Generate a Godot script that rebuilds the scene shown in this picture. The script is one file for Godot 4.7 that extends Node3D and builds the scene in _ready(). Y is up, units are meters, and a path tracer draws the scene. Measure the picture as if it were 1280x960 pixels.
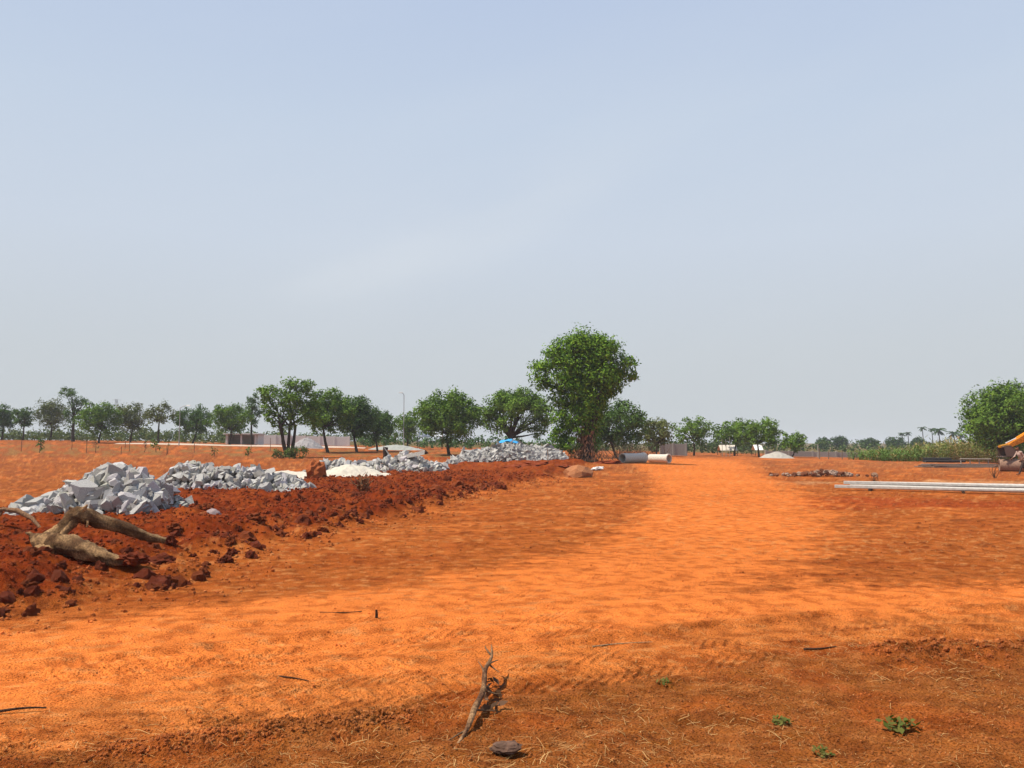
extends Node3D
# x runs to the right, d is metres ahead of the camera's foot (z = -d), y is up.

const EYE := 1.7
var rng := RandomNumberGenerator.new()
var n_big := FastNoiseLite.new()
var n_mid := FastNoiseLite.new()
var n_fine := FastNoiseLite.new()
var n_rid := FastNoiseLite.new()
var taken := {}
var M := {}
var ground_node: MeshInstance3D

# ---------------------------------------------------------------- mesh collector
class Geo:
	var v := PackedVector3Array()
	var n := PackedVector3Array()
	var c := PackedColorArray()
	var t := PackedInt32Array()

	func tri(a: Vector3, b: Vector3, e: Vector3, col: Color) -> void:      # a, b, e anticlockwise seen from outside
		var nn := (b - a).cross(e - a).normalized()
		var s := v.size()
		v.push_back(a); v.push_back(b); v.push_back(e)
		n.push_back(nn); n.push_back(nn); n.push_back(nn)
		c.push_back(col); c.push_back(col); c.push_back(col)
		t.push_back(s); t.push_back(s + 2); t.push_back(s + 1)

	func quad(a: Vector3, b: Vector3, e: Vector3, f: Vector3, col: Color) -> void:
		var nn := (b - a).cross(e - a).normalized()
		var s := v.size()
		v.push_back(a); v.push_back(b); v.push_back(e); v.push_back(f)
		for k in 4:
			n.push_back(nn); c.push_back(col)
		t.push_back(s); t.push_back(s + 2); t.push_back(s + 1)
		t.push_back(s); t.push_back(s + 3); t.push_back(s + 2)

	func tube(pts: Array, radii: Array, sides: int, col: Color, capped := true) -> void:
		var rows := pts.size()
		var s := v.size()
		var side := Vector3.ZERO
		for k in rows:
			var p: Vector3 = pts[k]
			var ahead: Vector3 = (pts[mini(k + 1, rows - 1)] - pts[maxi(k - 1, 0)]).normalized()
			if k == 0:
				side = ahead.cross(Vector3.UP if absf(ahead.y) < 0.9 else Vector3.RIGHT).normalized()
			else:
				side = (side - ahead * side.dot(ahead)).normalized()
			var other := ahead.cross(side)
			for j in sides:
				var a := TAU * j / sides
				var o := side * cos(a) + other * sin(a)
				v.push_back(p + o * float(radii[k])); n.push_back(o); c.push_back(col)
		for k in rows - 1:
			for j in sides:
				var a := s + k * sides + j
				var b := s + k * sides + (j + 1) % sides
				t.push_back(a); t.push_back(b + sides); t.push_back(b)
				t.push_back(a); t.push_back(a + sides); t.push_back(b + sides)
		if capped:
			for last in [0, rows - 1]:
				var mid: Vector3 = pts[last]
				for j in sides:
					var a: Vector3 = v[s + last * sides + j]
					var b: Vector3 = v[s + last * sides + (j + 1) % sides]
					if last == 0: tri(mid, b, a, col)
					else: tri(mid, a, b, col)

	func convex(planes: Array, xf: Transform3D, col: Color) -> void:
		for k in planes.size():
			var pl: Plane = planes[k]
			var u := pl.normal.cross(Vector3.UP if absf(pl.normal.y) < 0.9 else Vector3.RIGHT).normalized()
			var w := pl.normal.cross(u)
			var mid := pl.normal * pl.d
			var poly := PackedVector3Array([mid - u * 20 - w * 20, mid + u * 20 - w * 20, mid + u * 20 + w * 20, mid - u * 20 + w * 20])
			for j in planes.size():
				if j != k and poly.size() > 2:
					poly = Geometry3D.clip_polygon(poly, planes[j])
			for j in range(1, poly.size() - 1):
				tri(xf * poly[0], xf * poly[j], xf * poly[j + 1], col)

	func box(at: Vector3, size: Vector3, col: Color, turn := Basis.IDENTITY, bevel := 0.0) -> void:
		var h := size * 0.5
		var planes := [Plane(Vector3.RIGHT, h.x), Plane(Vector3.LEFT, h.x), Plane(Vector3.UP, h.y), Plane(Vector3.DOWN, h.y), Plane(Vector3.BACK, h.z), Plane(Vector3.FORWARD, h.z)]
		if bevel > 0.0:
			for sx in [-1, 1]:
				for sy in [-1, 1]:
					planes.append(Plane(Vector3(sx, sy, 0).normalized(), (h.x + h.y - bevel) / sqrt(2.0)))
					planes.append(Plane(Vector3(sx, 0, sy).normalized(), (h.x + h.z - bevel) / sqrt(2.0)))
					planes.append(Plane(Vector3(0, sx, sy).normalized(), (h.y + h.z - bevel) / sqrt(2.0)))
		convex(planes, Transform3D(turn, at), col)

	func mesh(m: Material) -> ArrayMesh:
		var a := []
		a.resize(Mesh.ARRAY_MAX)
		a[Mesh.ARRAY_VERTEX] = v; a[Mesh.ARRAY_NORMAL] = n; a[Mesh.ARRAY_COLOR] = c; a[Mesh.ARRAY_INDEX] = t
		var o := ArrayMesh.new()
		o.add_surface_from_arrays(Mesh.PRIMITIVE_TRIANGLES, a)
		o.surface_set_material(0, m)
		return o

# ---------------------------------------------------------------- naming
func numbered(called: String) -> String:
	if not taken.has(called):
		taken[called] = 0
		return called
	taken[called] += 1
	return "%s_%03d" % [called, taken[called]]

func tag(o: Node, label := "", category := "", group := "", kind := "") -> void:
	if label: o.set_meta("label", label)
	if category: o.set_meta("category", category)
	if group: o.set_meta("group", group)
	if kind: o.set_meta("kind", kind)

func thing(called: String, label: String, category: String, at: Vector3, group := "", turn := 0.0) -> Node3D:
	var o := Node3D.new()
	o.name = numbered(called)
	add_child(o)
	o.position = at
	o.rotation.y = turn
	tag(o, label, category, group)
	return o

func part(called: String, g: Geo, m: Material, parent: Node, kind := "") -> MeshInstance3D:
	var o := MeshInstance3D.new()
	o.mesh = g.mesh(m)
	if parent == self:
		o.name = numbered(called)
		add_child(o)
	else:
		o.name = called
		parent.add_child(o, true)
	if kind: o.set_meta("kind", kind)
	return o

func piece(called: String, me: Mesh, parent: Node, xf: Transform3D, m: Material = null) -> MeshInstance3D:
	var o := MeshInstance3D.new()
	o.mesh = me
	o.name = called
	o.transform = xf
	if m: o.material_override = m
	parent.add_child(o, true)
	return o

func lin(r: float, g: float, b: float) -> Color: return Color(r, g, b)
func paint(r: float, g: float, b: float) -> Color: return Color(r, g, b).linear_to_srgb()

# ---------------------------------------------------------------- terrain
func sstep(a: float, b: float, x: float) -> float:
	var k := clampf((x - a) / (b - a), 0.0, 1.0)
	return k * k * (3.0 - 2.0 * k)

const EDGE := [Vector2(0, -9), Vector2(3, -9), Vector2(6, -6.6), Vector2(7.6, -4.9), Vector2(9.2, -4.0), Vector2(12.9, -4.0), Vector2(15.8, -3.3), Vector2(19.4, -2.3), Vector2(26.9, -1.4), Vector2(39, 2.2), Vector2(52, 5.0), Vector2(62, 7.5), Vector2(70, 3.0), Vector2(80, -20.0)]
func edge_x(d: float) -> float:
	for k in range(1, EDGE.size()):
		if d < EDGE[k].x:
			return lerpf(EDGE[k - 1].y, EDGE[k].y, (d - EDGE[k - 1].x) / (EDGE[k].x - EDGE[k - 1].x))
	return -40.0

var edge_tab := PackedFloat32Array()
func edge_of(d: float) -> float:
	return edge_tab[clampi(int(d * 10.0), 0, 899)]

func bank_mask(x: float, d: float) -> float:
	if d > 80.0 or d < 3.0: return 0.0
	var s := edge_of(d) - x + n_mid.get_noise_2d(x * 0.5, d * 0.5) * 0.9
	if s <= 0.0: return 0.0
	var back := lerpf(16.0, 8.5, sstep(8.0, 16.0, d))
	return sstep(0.0, 1.8, s) * (1.0 - sstep(back, back + 2.5, s)) * (1.0 - sstep(66.0, 78.0, d)) * sstep(3.0, 7.0, d)

# wheel tracks: d as a function of x, tabulated, with the cosine of the slope
class Track:
	var f := PackedFloat32Array()
	var k := PackedFloat32Array()
	func _init(pts: Array) -> void:
		for i in 400:
			var x := -16.0 + i * 0.1
			var d := 0.0
			var j := 1
			while j < pts.size() - 1 and x > pts[j].x: j += 1
			var a: Vector2 = pts[maxi(j - 2, 0)]
			var b: Vector2 = pts[j - 1]
			var e: Vector2 = pts[j]
			var h: Vector2 = pts[mini(j + 1, pts.size() - 1)]
			var s := (x - b.x) / (e.x - b.x)
			var m0 := (e.y - a.y) / maxf(e.x - a.x, 0.01) * (e.x - b.x)
			var m1 := (h.y - b.y) / maxf(h.x - b.x, 0.01) * (e.x - b.x)
			if s < 0.0 or s > 1.0: d = lerpf(b.y, e.y, s)
			else:
				var s2 := s * s
				var s3 := s2 * s
				d = (2 * s3 - 3 * s2 + 1) * b.y + (s3 - 2 * s2 + s) * m0 + (-2 * s3 + 3 * s2) * e.y + (s3 - s2) * m1
			f.push_back(d)
		for i in 400:
			var sl := (f[mini(i + 1, 399)] - f[maxi(i - 1, 0)]) / 0.2
			k.push_back(1.0 / sqrt(1.0 + sl * sl))
	func off(x: float, d: float) -> float:                    # signed distance across the track
		var q := clampf((x + 16.0) * 10.0, 0.0, 398.0)
		var i := int(q)
		return (d - lerpf(f[i], f[i + 1], q - i)) * k[i]

var road_a: Track
var road_b: Track
var tyre := []

func macro(x: float, d: float) -> float:
	var y := sstep(35.0, 125.0, d) * (0.95 - 0.02 * clampf(x, -75.0, 60.0))
	if d > 130.0: y += minf((d - 130.0) * 0.004, 4.0)
	# low swell under the big tree
	var q := Vector2(x - 5.0, d - 60.0).length()
	if q < 14.0: y += 0.22 * (1.0 - sstep(2.0, 14.0, q))
	return y

func ground_at(x: float, d: float) -> float:                  # height without the finest relief
	var y := macro(x, d)
	var b := bank_mask(x, d)
	if b > 0.0:
		y += b * (0.30 + 0.16 * n_mid.get_noise_2d(x * 0.33, d * 0.33) + 0.10 * n_mid.get_noise_2d(x * 1.1 + 40.0, d * 1.1))
	y += 0.05 * n_big.get_noise_2d(x * 0.25, d * 0.25)
	return y

func spot(x: float, d: float, up := 0.0) -> Vector3:
	return Vector3(x, ground_at(x, d) + up, -d)

const RED := Color(0.205, 0.035, 0.009)
const RED_DRY := Color(0.33, 0.075, 0.016)
const ORANGE := Color(0.74, 0.208, 0.045)
const BROWN := Color(0.27, 0.086, 0.021)
const MIDSOIL := Color(0.40, 0.110, 0.024)
const FARSOIL := Color(0.37, 0.125, 0.042)
const PALE := Color(0.55, 0.27, 0.12)

var gh := 0.0
var gc := Color()
func soil(x: float, d: float) -> void:
	var y := macro(x, d)
	var big := n_big.get_noise_2d(x * 0.25, d * 0.25)
	y += 0.05 * big
	var c := MIDSOIL
	if d > 140.0 or absf(x) > 110.0:
		gh = y
		gc = FARSOIL.lerp(Color(0.16, 0.12, 0.04), sstep(130.0, 170.0, d))
		return
	var streak := n_mid.get_noise_2d(x * 0.35, d * 1.1)
	var patch := n_mid.get_noise_2d(x * 0.9 + 9.0, d * 0.9)
	# base soils
	c = MIDSOIL.lerp(FARSOIL, sstep(25.0, 70.0, d + streak * 14.0))
	c = c.lerp(RED_DRY, sstep(0.05, 0.45, streak) * 0.6)
	if x < -3.0 and d > 20.0:                                   # duller earth behind the stone heaps
		c = c.lerp(Color(0.29, 0.085, 0.027).lerp(Color(0.40, 0.125, 0.032), sstep(-0.1, 0.4, streak)), sstep(-3.0, -8.0, x) * sstep(20.0, 26.0, d) * 0.85)
	if d > 65.0 and x < -4.0:                                   # thin dry grass on the far ground
		c = c.lerp(Color(0.27, 0.15, 0.055), sstep(-0.1, 0.35, streak + patch * 0.5) * sstep(68.0, 78.0, d) * (1.0 - sstep(98.0, 108.0, d)) * 0.8)
	c = c.lerp(ORANGE, sstep(0.12, 0.5, -streak) * 0.5 * sstep(9.0, 20.0, d))
	# fresher red strip in front of the stacked poles
	var strip := 1.0 - clampf(absf(d - 23.5 - (x - 12.0) * -0.25 + streak * 2.0) / 3.2, 0.0, 1.0)
	if x > 3.0 and strip > 0.0: c = c.lerp(Color(0.34, 0.062, 0.014), sstep(0.0, 0.6, strip) * sstep(4.5, 8.0, x) * 0.85)
	# pale scraped line beyond the poles
	if x > 10.0:
		var pl := 1.0 - clampf(absf(d - 36.5 + streak * 3.0) / 2.6, 0.0, 1.0)
		c = c.lerp(PALE, sstep(0.2, 0.9, pl) * sstep(10.0, 14.0, x) * 0.9)
	# foreground brown earth
	var low := 4.9 + (x + 2.84) * 0.32
	if x > 1.0: low = 6.15 + (x - 1.0) * 0.2
	var fg := 1.0 - sstep(low - 0.5, low + 0.7, d + patch * 0.8 + streak * 0.5 + n_fine.get_noise_2d(x * 1.5 + 30.0, d * 2.5) * 0.5)
	c = c.lerp(BROWN, fg)
	if fg > 0.01: c = c.lerp(RED_DRY, fg * sstep(0.0, 0.5, patch) * 0.5)
	# dusty roads
	var oa := road_a.off(x, d)
	var ob := road_b.off(x, d)
	var wa := 1.25 + 0.06 * d
	var jig := streak * 0.55 + patch * 0.35 + n_fine.get_noise_2d(x * 1.3, d * 2.6) * 0.6 + n_fine.get_noise_2d(x * 4.0, d * 9.0) * 0.5
	var ra := (1.0 - sstep(wa * 0.62, wa * 1.15, absf(oa) + jig)) * (1.0 - sstep(70.0, 95.0, d))
	var rb := 1.0 - sstep(0.7, 1.35, absf(ob) + jig * 0.8)
	var r := maxf(ra, rb)
	if x < -3.0: r *= 1.0 - 0.45 * sstep(-3.0, -6.0, x) * fg
	c = c.lerp(ORANGE, r * (0.92 - 0.25 * sstep(0.1, 0.6, patch)))
	# the near wheel strip is trodden into duller tan earth
	c = c.lerp(Color(0.47, 0.155, 0.038), r * sstep(0.0, 1.0, 0.1 - ob + jig * 0.8) * 0.75)
	# red bank
	var b := bank_mask(x, d)
	if b > 0.0:
		y += b * (0.30 + 0.16 * n_mid.get_noise_2d(x * 0.33, d * 0.33) + 0.10 * n_mid.get_noise_2d(x * 1.1 + 40.0, d * 1.1))
		var fade := 1.0 - sstep(45.0, 70.0, d)
		y += b * fade * (0.06 * n_rid.get_noise_2d(x * 2.0, d * 2.0) + 0.03 * n_fine.get_noise_2d(x * 6.0, d * 6.0))
		c = c.lerp(RED.lerp(RED_DRY, sstep(-0.1, 0.5, patch) * 0.6 + sstep(25.0, 45.0, d) * 0.4), sstep(0.1, 0.55, b + patch * 0.25))
	# relief of wheels, scraping and crumbs
	if d < 60.0:
		var f1 := n_fine.get_noise_2d(x * 3.2, d * 3.2)
		var rough := 0.010 + 0.010 * fg - 0.008 * r
		y += rough * f1 + 0.012 * n_mid.get_noise_2d(x * 1.0, d * 1.0) * (1.0 - 0.8 * r)
		if r < 0.6 and d > 8.0:                                 # shallow drag lines
			y += 0.012 * n_mid.get_noise_2d(x * 0.5 + 70.0, d * 7.0) * (1.0 - r) * sstep(8.0, 12.0, d)
		if d < 22.0:
			y += (0.003 + 0.007 * fg - 0.0022 * r) * n_fine.get_noise_2d(x * 11.0, d * 11.0)
			for tk in tyre:
				var o: float = tk.off(x, d)
				if absf(o) < 0.5:
					var worn := sstep(-0.35, 0.25, n_mid.get_noise_2d(x * 0.7 + 20.0, d * 0.7))
					if absf(o) < 0.29:
						var ph := x * 1.06 / 0.115 + absf(o) * 6.5 + patch * 0.6
						var lug := sstep(-0.1, 0.7, sin(ph * TAU))
						y += (1.0 - 0.55 * sstep(7.0, 9.5, d)) * (-0.014 - 0.006 * worn + 0.014 * lug * worn) * sstep(0.0, 0.03, 0.29 - absf(o))
					else:
						y += (1.0 - 0.6 * sstep(7.0, 9.5, d)) * 0.012 * sin((absf(o) - 0.29) / 0.21 * PI) * (0.6 + worn * 0.6)
			# turned soil along the near edge of the cross road
			var rg := d - (6.72 + 0.1 * (x - 3.0) + 0.14 * streak)
			if absf(rg) < 0.4:
				var amt := sstep(2.5, 3.3, x) * (1.0 - absf(rg) / 0.4)
				y += amt * (0.05 + 0.06 * n_rid.get_noise_2d(x * 5.0, d * 5.0))
				c = c.lerp(Color(0.20, 0.058, 0.016), amt * 0.6)
			var rd := d - ((7.15 + 0.42 * (x - 0.8) if x < 2.9 else 8.03 + 0.18 * (x - 2.9)) + 0.1 * streak)
			if absf(rd) < 0.32 and x > 0.2:                         # rough ridge thrown up between the wheel lines
				var az := sstep(0.3, 1.0, x) * (1.0 - absf(rd) / 0.32) * sstep(-0.3, 0.2, patch + 0.15)
				y += az * (0.01 + 0.03 * n_rid.get_noise_2d(x * 4.0, d * 6.0))
				c = c.lerp(Color(0.33, 0.085, 0.018), az * 0.75)
			var rh := d - (4.55 + 0.36 * (x + 2.3) + 0.2 * streak)
			if absf(rh) < 0.3 and x < 0.2:
				var am := sstep(-2.6, -2.0, x) * (1.0 - sstep(-0.9, 0.1, x)) * (1.0 - absf(rh) / 0.3)
				y += am * (0.02 + 0.045 * n_rid.get_noise_2d(x * 5.0, d * 5.0))
	if d < 75.0:
		# damp crumbly specks and pale dusty flecks with edges of their own
		var sp := n_fine.get_noise_2d(x * 1.9, d * 5.2)
		var fl := n_fine.get_noise_2d(x * 2.4 + 50.0, d * 7.0)
		var much := 0.25 + 0.95 * sstep(-0.25, 0.35, n_mid.get_noise_2d(x * 0.16 + 13.0, d * 0.3))
		var loose := (1.0 - 0.8 * r) * (1.0 - 0.6 * b) * much
		c = c.lerp(Color(0.17, 0.042, 0.012), sstep(0.22, 0.42, sp) * 0.55 * loose)
		c = c.lerp(Color(0.62, 0.27, 0.09), sstep(0.24, 0.42, fl) * 0.45 * (1.3 - much * 0.8) * (1.0 - 0.8 * b) * (1.0 - 0.6 * fg))
		y += 0.012 * sstep(0.2, 0.45, sp) * loose
	var grain := n_fine.get_noise_2d(x * 1.7 + 5.0, d * 4.0)
	c = c * (1.0 + 0.16 * grain + 0.10 * big)
	c.a = 1.0
	gh = y
	gc = c

func build_ground() -> void:
	var angles := PackedFloat32Array()
	for k in 30: angles.push_back(-PI + (PI - 0.76) * k / 30.0)
	for k in 1081: angles.push_back(-0.76 + 1.52 * k / 1080.0)
	for k in range(1, 31): angles.push_back(0.76 + (PI - 0.76) * k / 30.0)
	var radii := PackedFloat32Array([0.4, 1.2, 1.9])
	var row := 800.0 * EYE / 2.4
	while row > 800.0 * EYE / 70.0:
		radii.push_back(800.0 * EYE / row)
		row -= 1.05
	var r := 72.0
	while r < 4000.0:
		radii.push_back(r)
		r *= 1.045
	var w := angles.size()
	var rows := radii.size()
	var v := PackedVector3Array(); v.resize(w * rows)
	var n := PackedVector3Array(); n.resize(w * rows)
	var c := PackedColorArray(); c.resize(w * rows)
	var uv := PackedVector2Array(); uv.resize(w * rows)
	var uv2 := PackedVector2Array(); uv2.resize(w * rows)
	for j in rows:
		for k in w:
			var x := sin(angles[k]) * radii[j]
			var d := cos(angles[k]) * radii[j]
			soil(x, d)
			var i := j * w + k
			v[i] = Vector3(x, gh, -d)
			c[i] = gc
			uv[i] = Vector2(x, d) / 2.3
			uv2[i] = Vector2(x + d * 0.6, d - x * 0.6) / 7.1
	for j in rows:
		for k in w:
			var e := v[j * w + mini(k + 1, w - 1)] - v[j * w + maxi(k - 1, 0)]
			var f := v[mini(j + 1, rows - 1) * w + k] - v[maxi(j - 1, 0) * w + k]
			var nn := e.cross(f).normalized()
			n[j * w + k] = nn if nn.y > 0 else -nn
	var t := PackedInt32Array()
	t.resize((rows - 1) * (w - 1) * 6)
	var q := 0
	for j in rows - 1:
		for k in w - 1:
			var a := j * w + k
			var b := a + 1
			t[q] = a; t[q + 1] = a + w; t[q + 2] = b + w
			t[q + 3] = a; t[q + 4] = b + w; t[q + 5] = b
			q += 6
	var arr := []
	arr.resize(Mesh.ARRAY_MAX)
	arr[Mesh.ARRAY_VERTEX] = v; arr[Mesh.ARRAY_NORMAL] = n; arr[Mesh.ARRAY_COLOR] = c
	arr[Mesh.ARRAY_TEX_UV] = uv; arr[Mesh.ARRAY_TEX_UV2] = uv2; arr[Mesh.ARRAY_INDEX] = t
	var me := ArrayMesh.new()
	me.add_surface_from_arrays(Mesh.PRIMITIVE_TRIANGLES, arr)
	me.surface_set_material(0, M.soil)
	ground_node = MeshInstance3D.new()
	ground_node.name = "ground"
	ground_node.mesh = me
	ground_node.set_meta("kind", "structure")
	add_child(ground_node)

# ---------------------------------------------------------------- materials
func noise_tex(freq: float, octaves: int, ramp: Array, seed_: int, size := 1024, kind := FastNoiseLite.TYPE_SIMPLEX_SMOOTH) -> NoiseTexture2D:
	var f := FastNoiseLite.new()
	f.noise_type = kind
	f.frequency = freq
	f.fractal_octaves = octaves
	f.fractal_gain = 0.62
	f.seed = seed_
	var tx := NoiseTexture2D.new()
	tx.width = size
	tx.height = size
	tx.seamless = true
	tx.noise = f
	if ramp:
		var g := Gradient.new()
		g.offsets = PackedFloat32Array()
		g.colors = PackedColorArray()
		for s in ramp: g.add_point(s[0], s[1])
		tx.color_ramp = g
	return tx

func flat(rough := 0.95, backlight := Color.BLACK) -> StandardMaterial3D:
	var m := StandardMaterial3D.new()
	m.vertex_color_use_as_albedo = true
	m.roughness = rough
	m.metallic_specular = 0.3
	if backlight != Color.BLACK:
		m.backlight_enabled = true
		m.backlight = backlight
	return m

func grained(freq: float, lo: float, hi: float, relief: float, scale: float, seed_: int, rough := 0.95) -> StandardMaterial3D:
	var m := flat(rough)
	m.albedo_texture = noise_tex(freq, 5, [[0.25, Color(lo, lo, lo)], [0.55, Color((lo + hi) / 2, (lo + hi) / 2, (lo + hi) / 2)], [0.8, Color(hi, hi, hi)]], seed_, 512)
	m.uv1_triplanar = true
	m.uv1_scale = Vector3.ONE * scale
	m.heightmap_enabled = true
	m.heightmap_texture = noise_tex(freq * 1.3, 5, [], seed_ + 1, 512)
	m.heightmap_scale = relief
	return m

func build_materials() -> void:
	var s := flat(1.0)
	s.metallic_specular = 0.1
	s.albedo_texture = noise_tex(0.05, 6, [[0.27, Color(0.55, 0.52, 0.50)], [0.40, Color(0.84, 0.83, 0.82)], [0.54, Color(0.93, 0.93, 0.93)], [0.68, Color(1, 1, 1)]], 3, 2048)
	s.heightmap_enabled = true
	s.heightmap_texture = noise_tex(0.07, 5, [], 4, 2048)
	s.heightmap_scale = 0.9
	s.detail_enabled = true
	s.detail_blend_mode = BaseMaterial3D.BLEND_MODE_MUL
	s.detail_uv_layer = BaseMaterial3D.DETAIL_UV_2
	s.detail_albedo = noise_tex(0.016, 6, [[0.25, Color(0.82, 0.79, 0.78)], [0.5, Color(0.96, 0.96, 0.96)], [0.7, Color(1, 1, 1)]], 5, 1024)
	M.soil = s
	M.clod = grained(0.03, 0.78, 1.0, 2.0, 3.0, 11)
	M.stone = grained(0.03, 0.70, 1.0, 0.9, 1.0, 21, 0.85)
	M.dust = grained(0.05, 0.85, 1.0, 1.0, 1.0, 31)
	M.bark = grained(0.02, 0.6, 1.0, 2.0, 2.0, 41)
	M.bark.uv1_scale = Vector3(3, 2.2, 3)
	M.concrete = grained(0.02, 0.86, 1.0, 0.4, 0.8, 51, 0.9)
	M.leaf = flat(0.7, Color(0.5, 0.6, 0.2))
	M.leaf.metallic_specular = 0.12
	M.straw = flat(0.8, Color(0.2, 0.2, 0.15))
	M.plain = flat(0.8)
	M.steel = flat(0.55)
	M.steel.metallic = 0.3
	M.paint = grained(0.012, 0.72, 1.0, 0.2, 0.9, 61, 0.5)
	M.cloth = flat(0.95)

# ---------------------------------------------------------------- rocks and clods
func rock_mesh(cuts: int, squash: Vector3, col: Color, m: Material) -> ArrayMesh:
	var planes := []
	for ax in [Vector3.RIGHT, Vector3.LEFT, Vector3.UP, Vector3.DOWN, Vector3.BACK, Vector3.FORWARD]:
		planes.append(Plane((ax + Vector3(rng.randfn(), rng.randfn(), rng.randfn()) * 0.4).normalized(), rng.randf_range(0.34, 0.56)))
	for k in cuts:
		planes.append(Plane(Vector3(rng.randfn(), rng.randfn(), rng.randfn()).normalized(), rng.randf_range(0.36, 0.62)))
	var g := Geo.new()
	g.convex(planes, Transform3D(Basis.from_scale(squash), Vector3.ZERO), col)
	return g.mesh(m)

func lump_mesh(level: int, jag: float, col: Color, m: Material, squash := Vector3.ONE) -> ArrayMesh:
	# an uneven ball of flat facets
	var p := (1.0 + sqrt(5.0)) / 2.0
	var vs := [Vector3(-1, p, 0), Vector3(1, p, 0), Vector3(-1, -p, 0), Vector3(1, -p, 0), Vector3(0, -1, p), Vector3(0, 1, p), Vector3(0, -1, -p), Vector3(0, 1, -p), Vector3(p, 0, -1), Vector3(p, 0, 1), Vector3(-p, 0, -1), Vector3(-p, 0, 1)]
	var fs := [[0, 11, 5], [0, 5, 1], [0, 1, 7], [0, 7, 10], [0, 10, 11], [1, 5, 9], [5, 11, 4], [11, 10, 2], [10, 7, 6], [7, 1, 8], [3, 9, 4], [3, 4, 2], [3, 2, 6], [3, 6, 8], [3, 8, 9], [4, 9, 5], [2, 4, 11], [6, 2, 10], [8, 6, 7], [9, 8, 1]]
	var tris := []
	for f in fs: tris.append([vs[f[0]].normalized(), vs[f[1]].normalized(), vs[f[2]].normalized()])
	for l in level:
		var more := []
		for q in tris:
			var a: Vector3 = ((q[0] + q[1]) / 2).normalized()
			var b: Vector3 = ((q[1] + q[2]) / 2).normalized()
			var e: Vector3 = ((q[2] + q[0]) / 2).normalized()
			more.append_array([[q[0], a, e], [a, q[1], b], [e, b, q[2]], [a, b, e]])
		tris = more
	var off := Vector3(rng.randf(), rng.randf(), rng.randf()) * 90.0
	var g := Geo.new()
	for q in tris:
		var w := []
		for e in q:
			var k: float = 0.5 * (1.0 + jag * (n_fine.get_noise_3dv(e * 1.6 + off) * 1.2 + n_fine.get_noise_3dv(e * 4.0 + off) * 0.7))
			w.append(e * k * squash)
		g.tri(w[0], w[1], w[2], col)
	return g.mesh(m)

func random_turn() -> Basis:
	return Basis.from_euler(Vector3(rng.randf() * TAU, rng.randf() * TAU, rng.randf() * TAU))

var rocks := []
var clods := []

func stone_pile(label: String, x: float, d: float, wx: float, wd: float, h: float, count: int, smin: float, smax: float, seed_: int, single := true, turn := 0.0, crest := []) -> Node3D:
	rng.seed = seed_
	var base := ground_at(x, d)
	var root := thing("stone_pile", label, "stone pile", Vector3(x, base, -d), "heaps of grey rubble stone on the red bank")
	var ca := cos(turn)
	var sa := sin(turn)
	var place := func(u: float, w: float) -> Vector3:          # u, w in -1..1 over the footprint
		var px: float = u * wx * 0.5
		var pz: float = w * wd * 0.5
		var hx: float = px * ca - pz * sa
		var hz: float = px * sa + pz * ca
		var rr := sqrt(u * u + w * w)
		var k := h
		if crest:
			var q := (u + 1.0) * 0.5 * (crest.size() - 1)
			var i := mini(int(q), crest.size() - 2)
			k = h * lerpf(crest[i], crest[i + 1], q - i)
			rr = maxf(absf(w), absf(u) * 0.0)
			k *= sqrt(maxf(0.0, 1.0 - u * u * u * u))
		var up := k * pow(maxf(0.0, 1.0 - pow(rr, 1.6)), 0.9)
		return Vector3(hx, ground_at(x + hx, d - hz) - base + up, hz)
	# the small stones inside the heap
	var g := Geo.new()
	var grey := [Color(0.50, 0.485, 0.46), Color(0.60, 0.585, 0.56), Color(0.42, 0.41, 0.40)]
	var n_in: int = 420 if single else count
	for k in n_in:
		var u := rng.randf_range(-1, 1)
		var w := rng.randf_range(-1, 1)
		if u * u * (0.0 if crest else 1.0) + w * w > 1.0: continue
		var p: Vector3 = place.call(u, w)
		var s := rng.randf_range(smin, smax) * (0.62 if single else 1.0)
		p.y -= s * (0.35 if single else 0.1)
		var planes := []
		for ax in [Vector3.RIGHT, Vector3.LEFT, Vector3.UP, Vector3.DOWN, Vector3.BACK, Vector3.FORWARD]:
			planes.append(Plane((ax + Vector3(rng.randfn(), rng.randfn(), rng.randfn()) * 0.25).normalized(), rng.randf_range(0.3, 0.5)))
		g.convex(planes, Transform3D(random_turn().scaled(Vector3.ONE * s), p), grey[rng.randi() % 3] * rng.randf_range(0.85, 1.1))
	# the earth and chippings the heap stands on
	var f := Geo.new()
	for a in 20:
		for b in 12:
			var quad := []
			for o in [[0, 0], [0, 1], [1, 1], [1, 0]]:
				var u: float = -1.0 + (a + o[0]) / 10.0
				var w: float = -1.0 + (b + o[1]) / 6.0
				var p: Vector3 = place.call(u, w)
				quad.append(p - Vector3(0, smax * 0.5, 0))
			f.quad(quad[0], quad[1], quad[2], quad[3], Color(0.3, 0.27, 0.25))
	part("heap_core", f, M.stone, root)
	var inner := part("small_stones", g, M.stone, root, "stuff")
	inner.set_meta("label", "small grey stones filling the heap")
	if not single: return root
	for k in count:
		var u := rng.randf_range(-1, 1)
		var w := rng.randf_range(-1, 1)
		if k % 4: w = absf(w)                                     # most on the side that faces the road
		if u * u * (0.0 if crest else 1.0) + w * w > 1.0:
			u *= 0.65
			w *= 0.65
		var p: Vector3 = place.call(u, w)
		var s := lerpf(smin, smax, pow(rng.randf(), 1.5))
		p.y += s * rng.randf_range(-0.12, 0.18)
		piece("stone", rocks[rng.randi() % rocks.size()], root, Transform3D(random_turn().scaled(Vector3.ONE * s), p))
	return root

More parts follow.
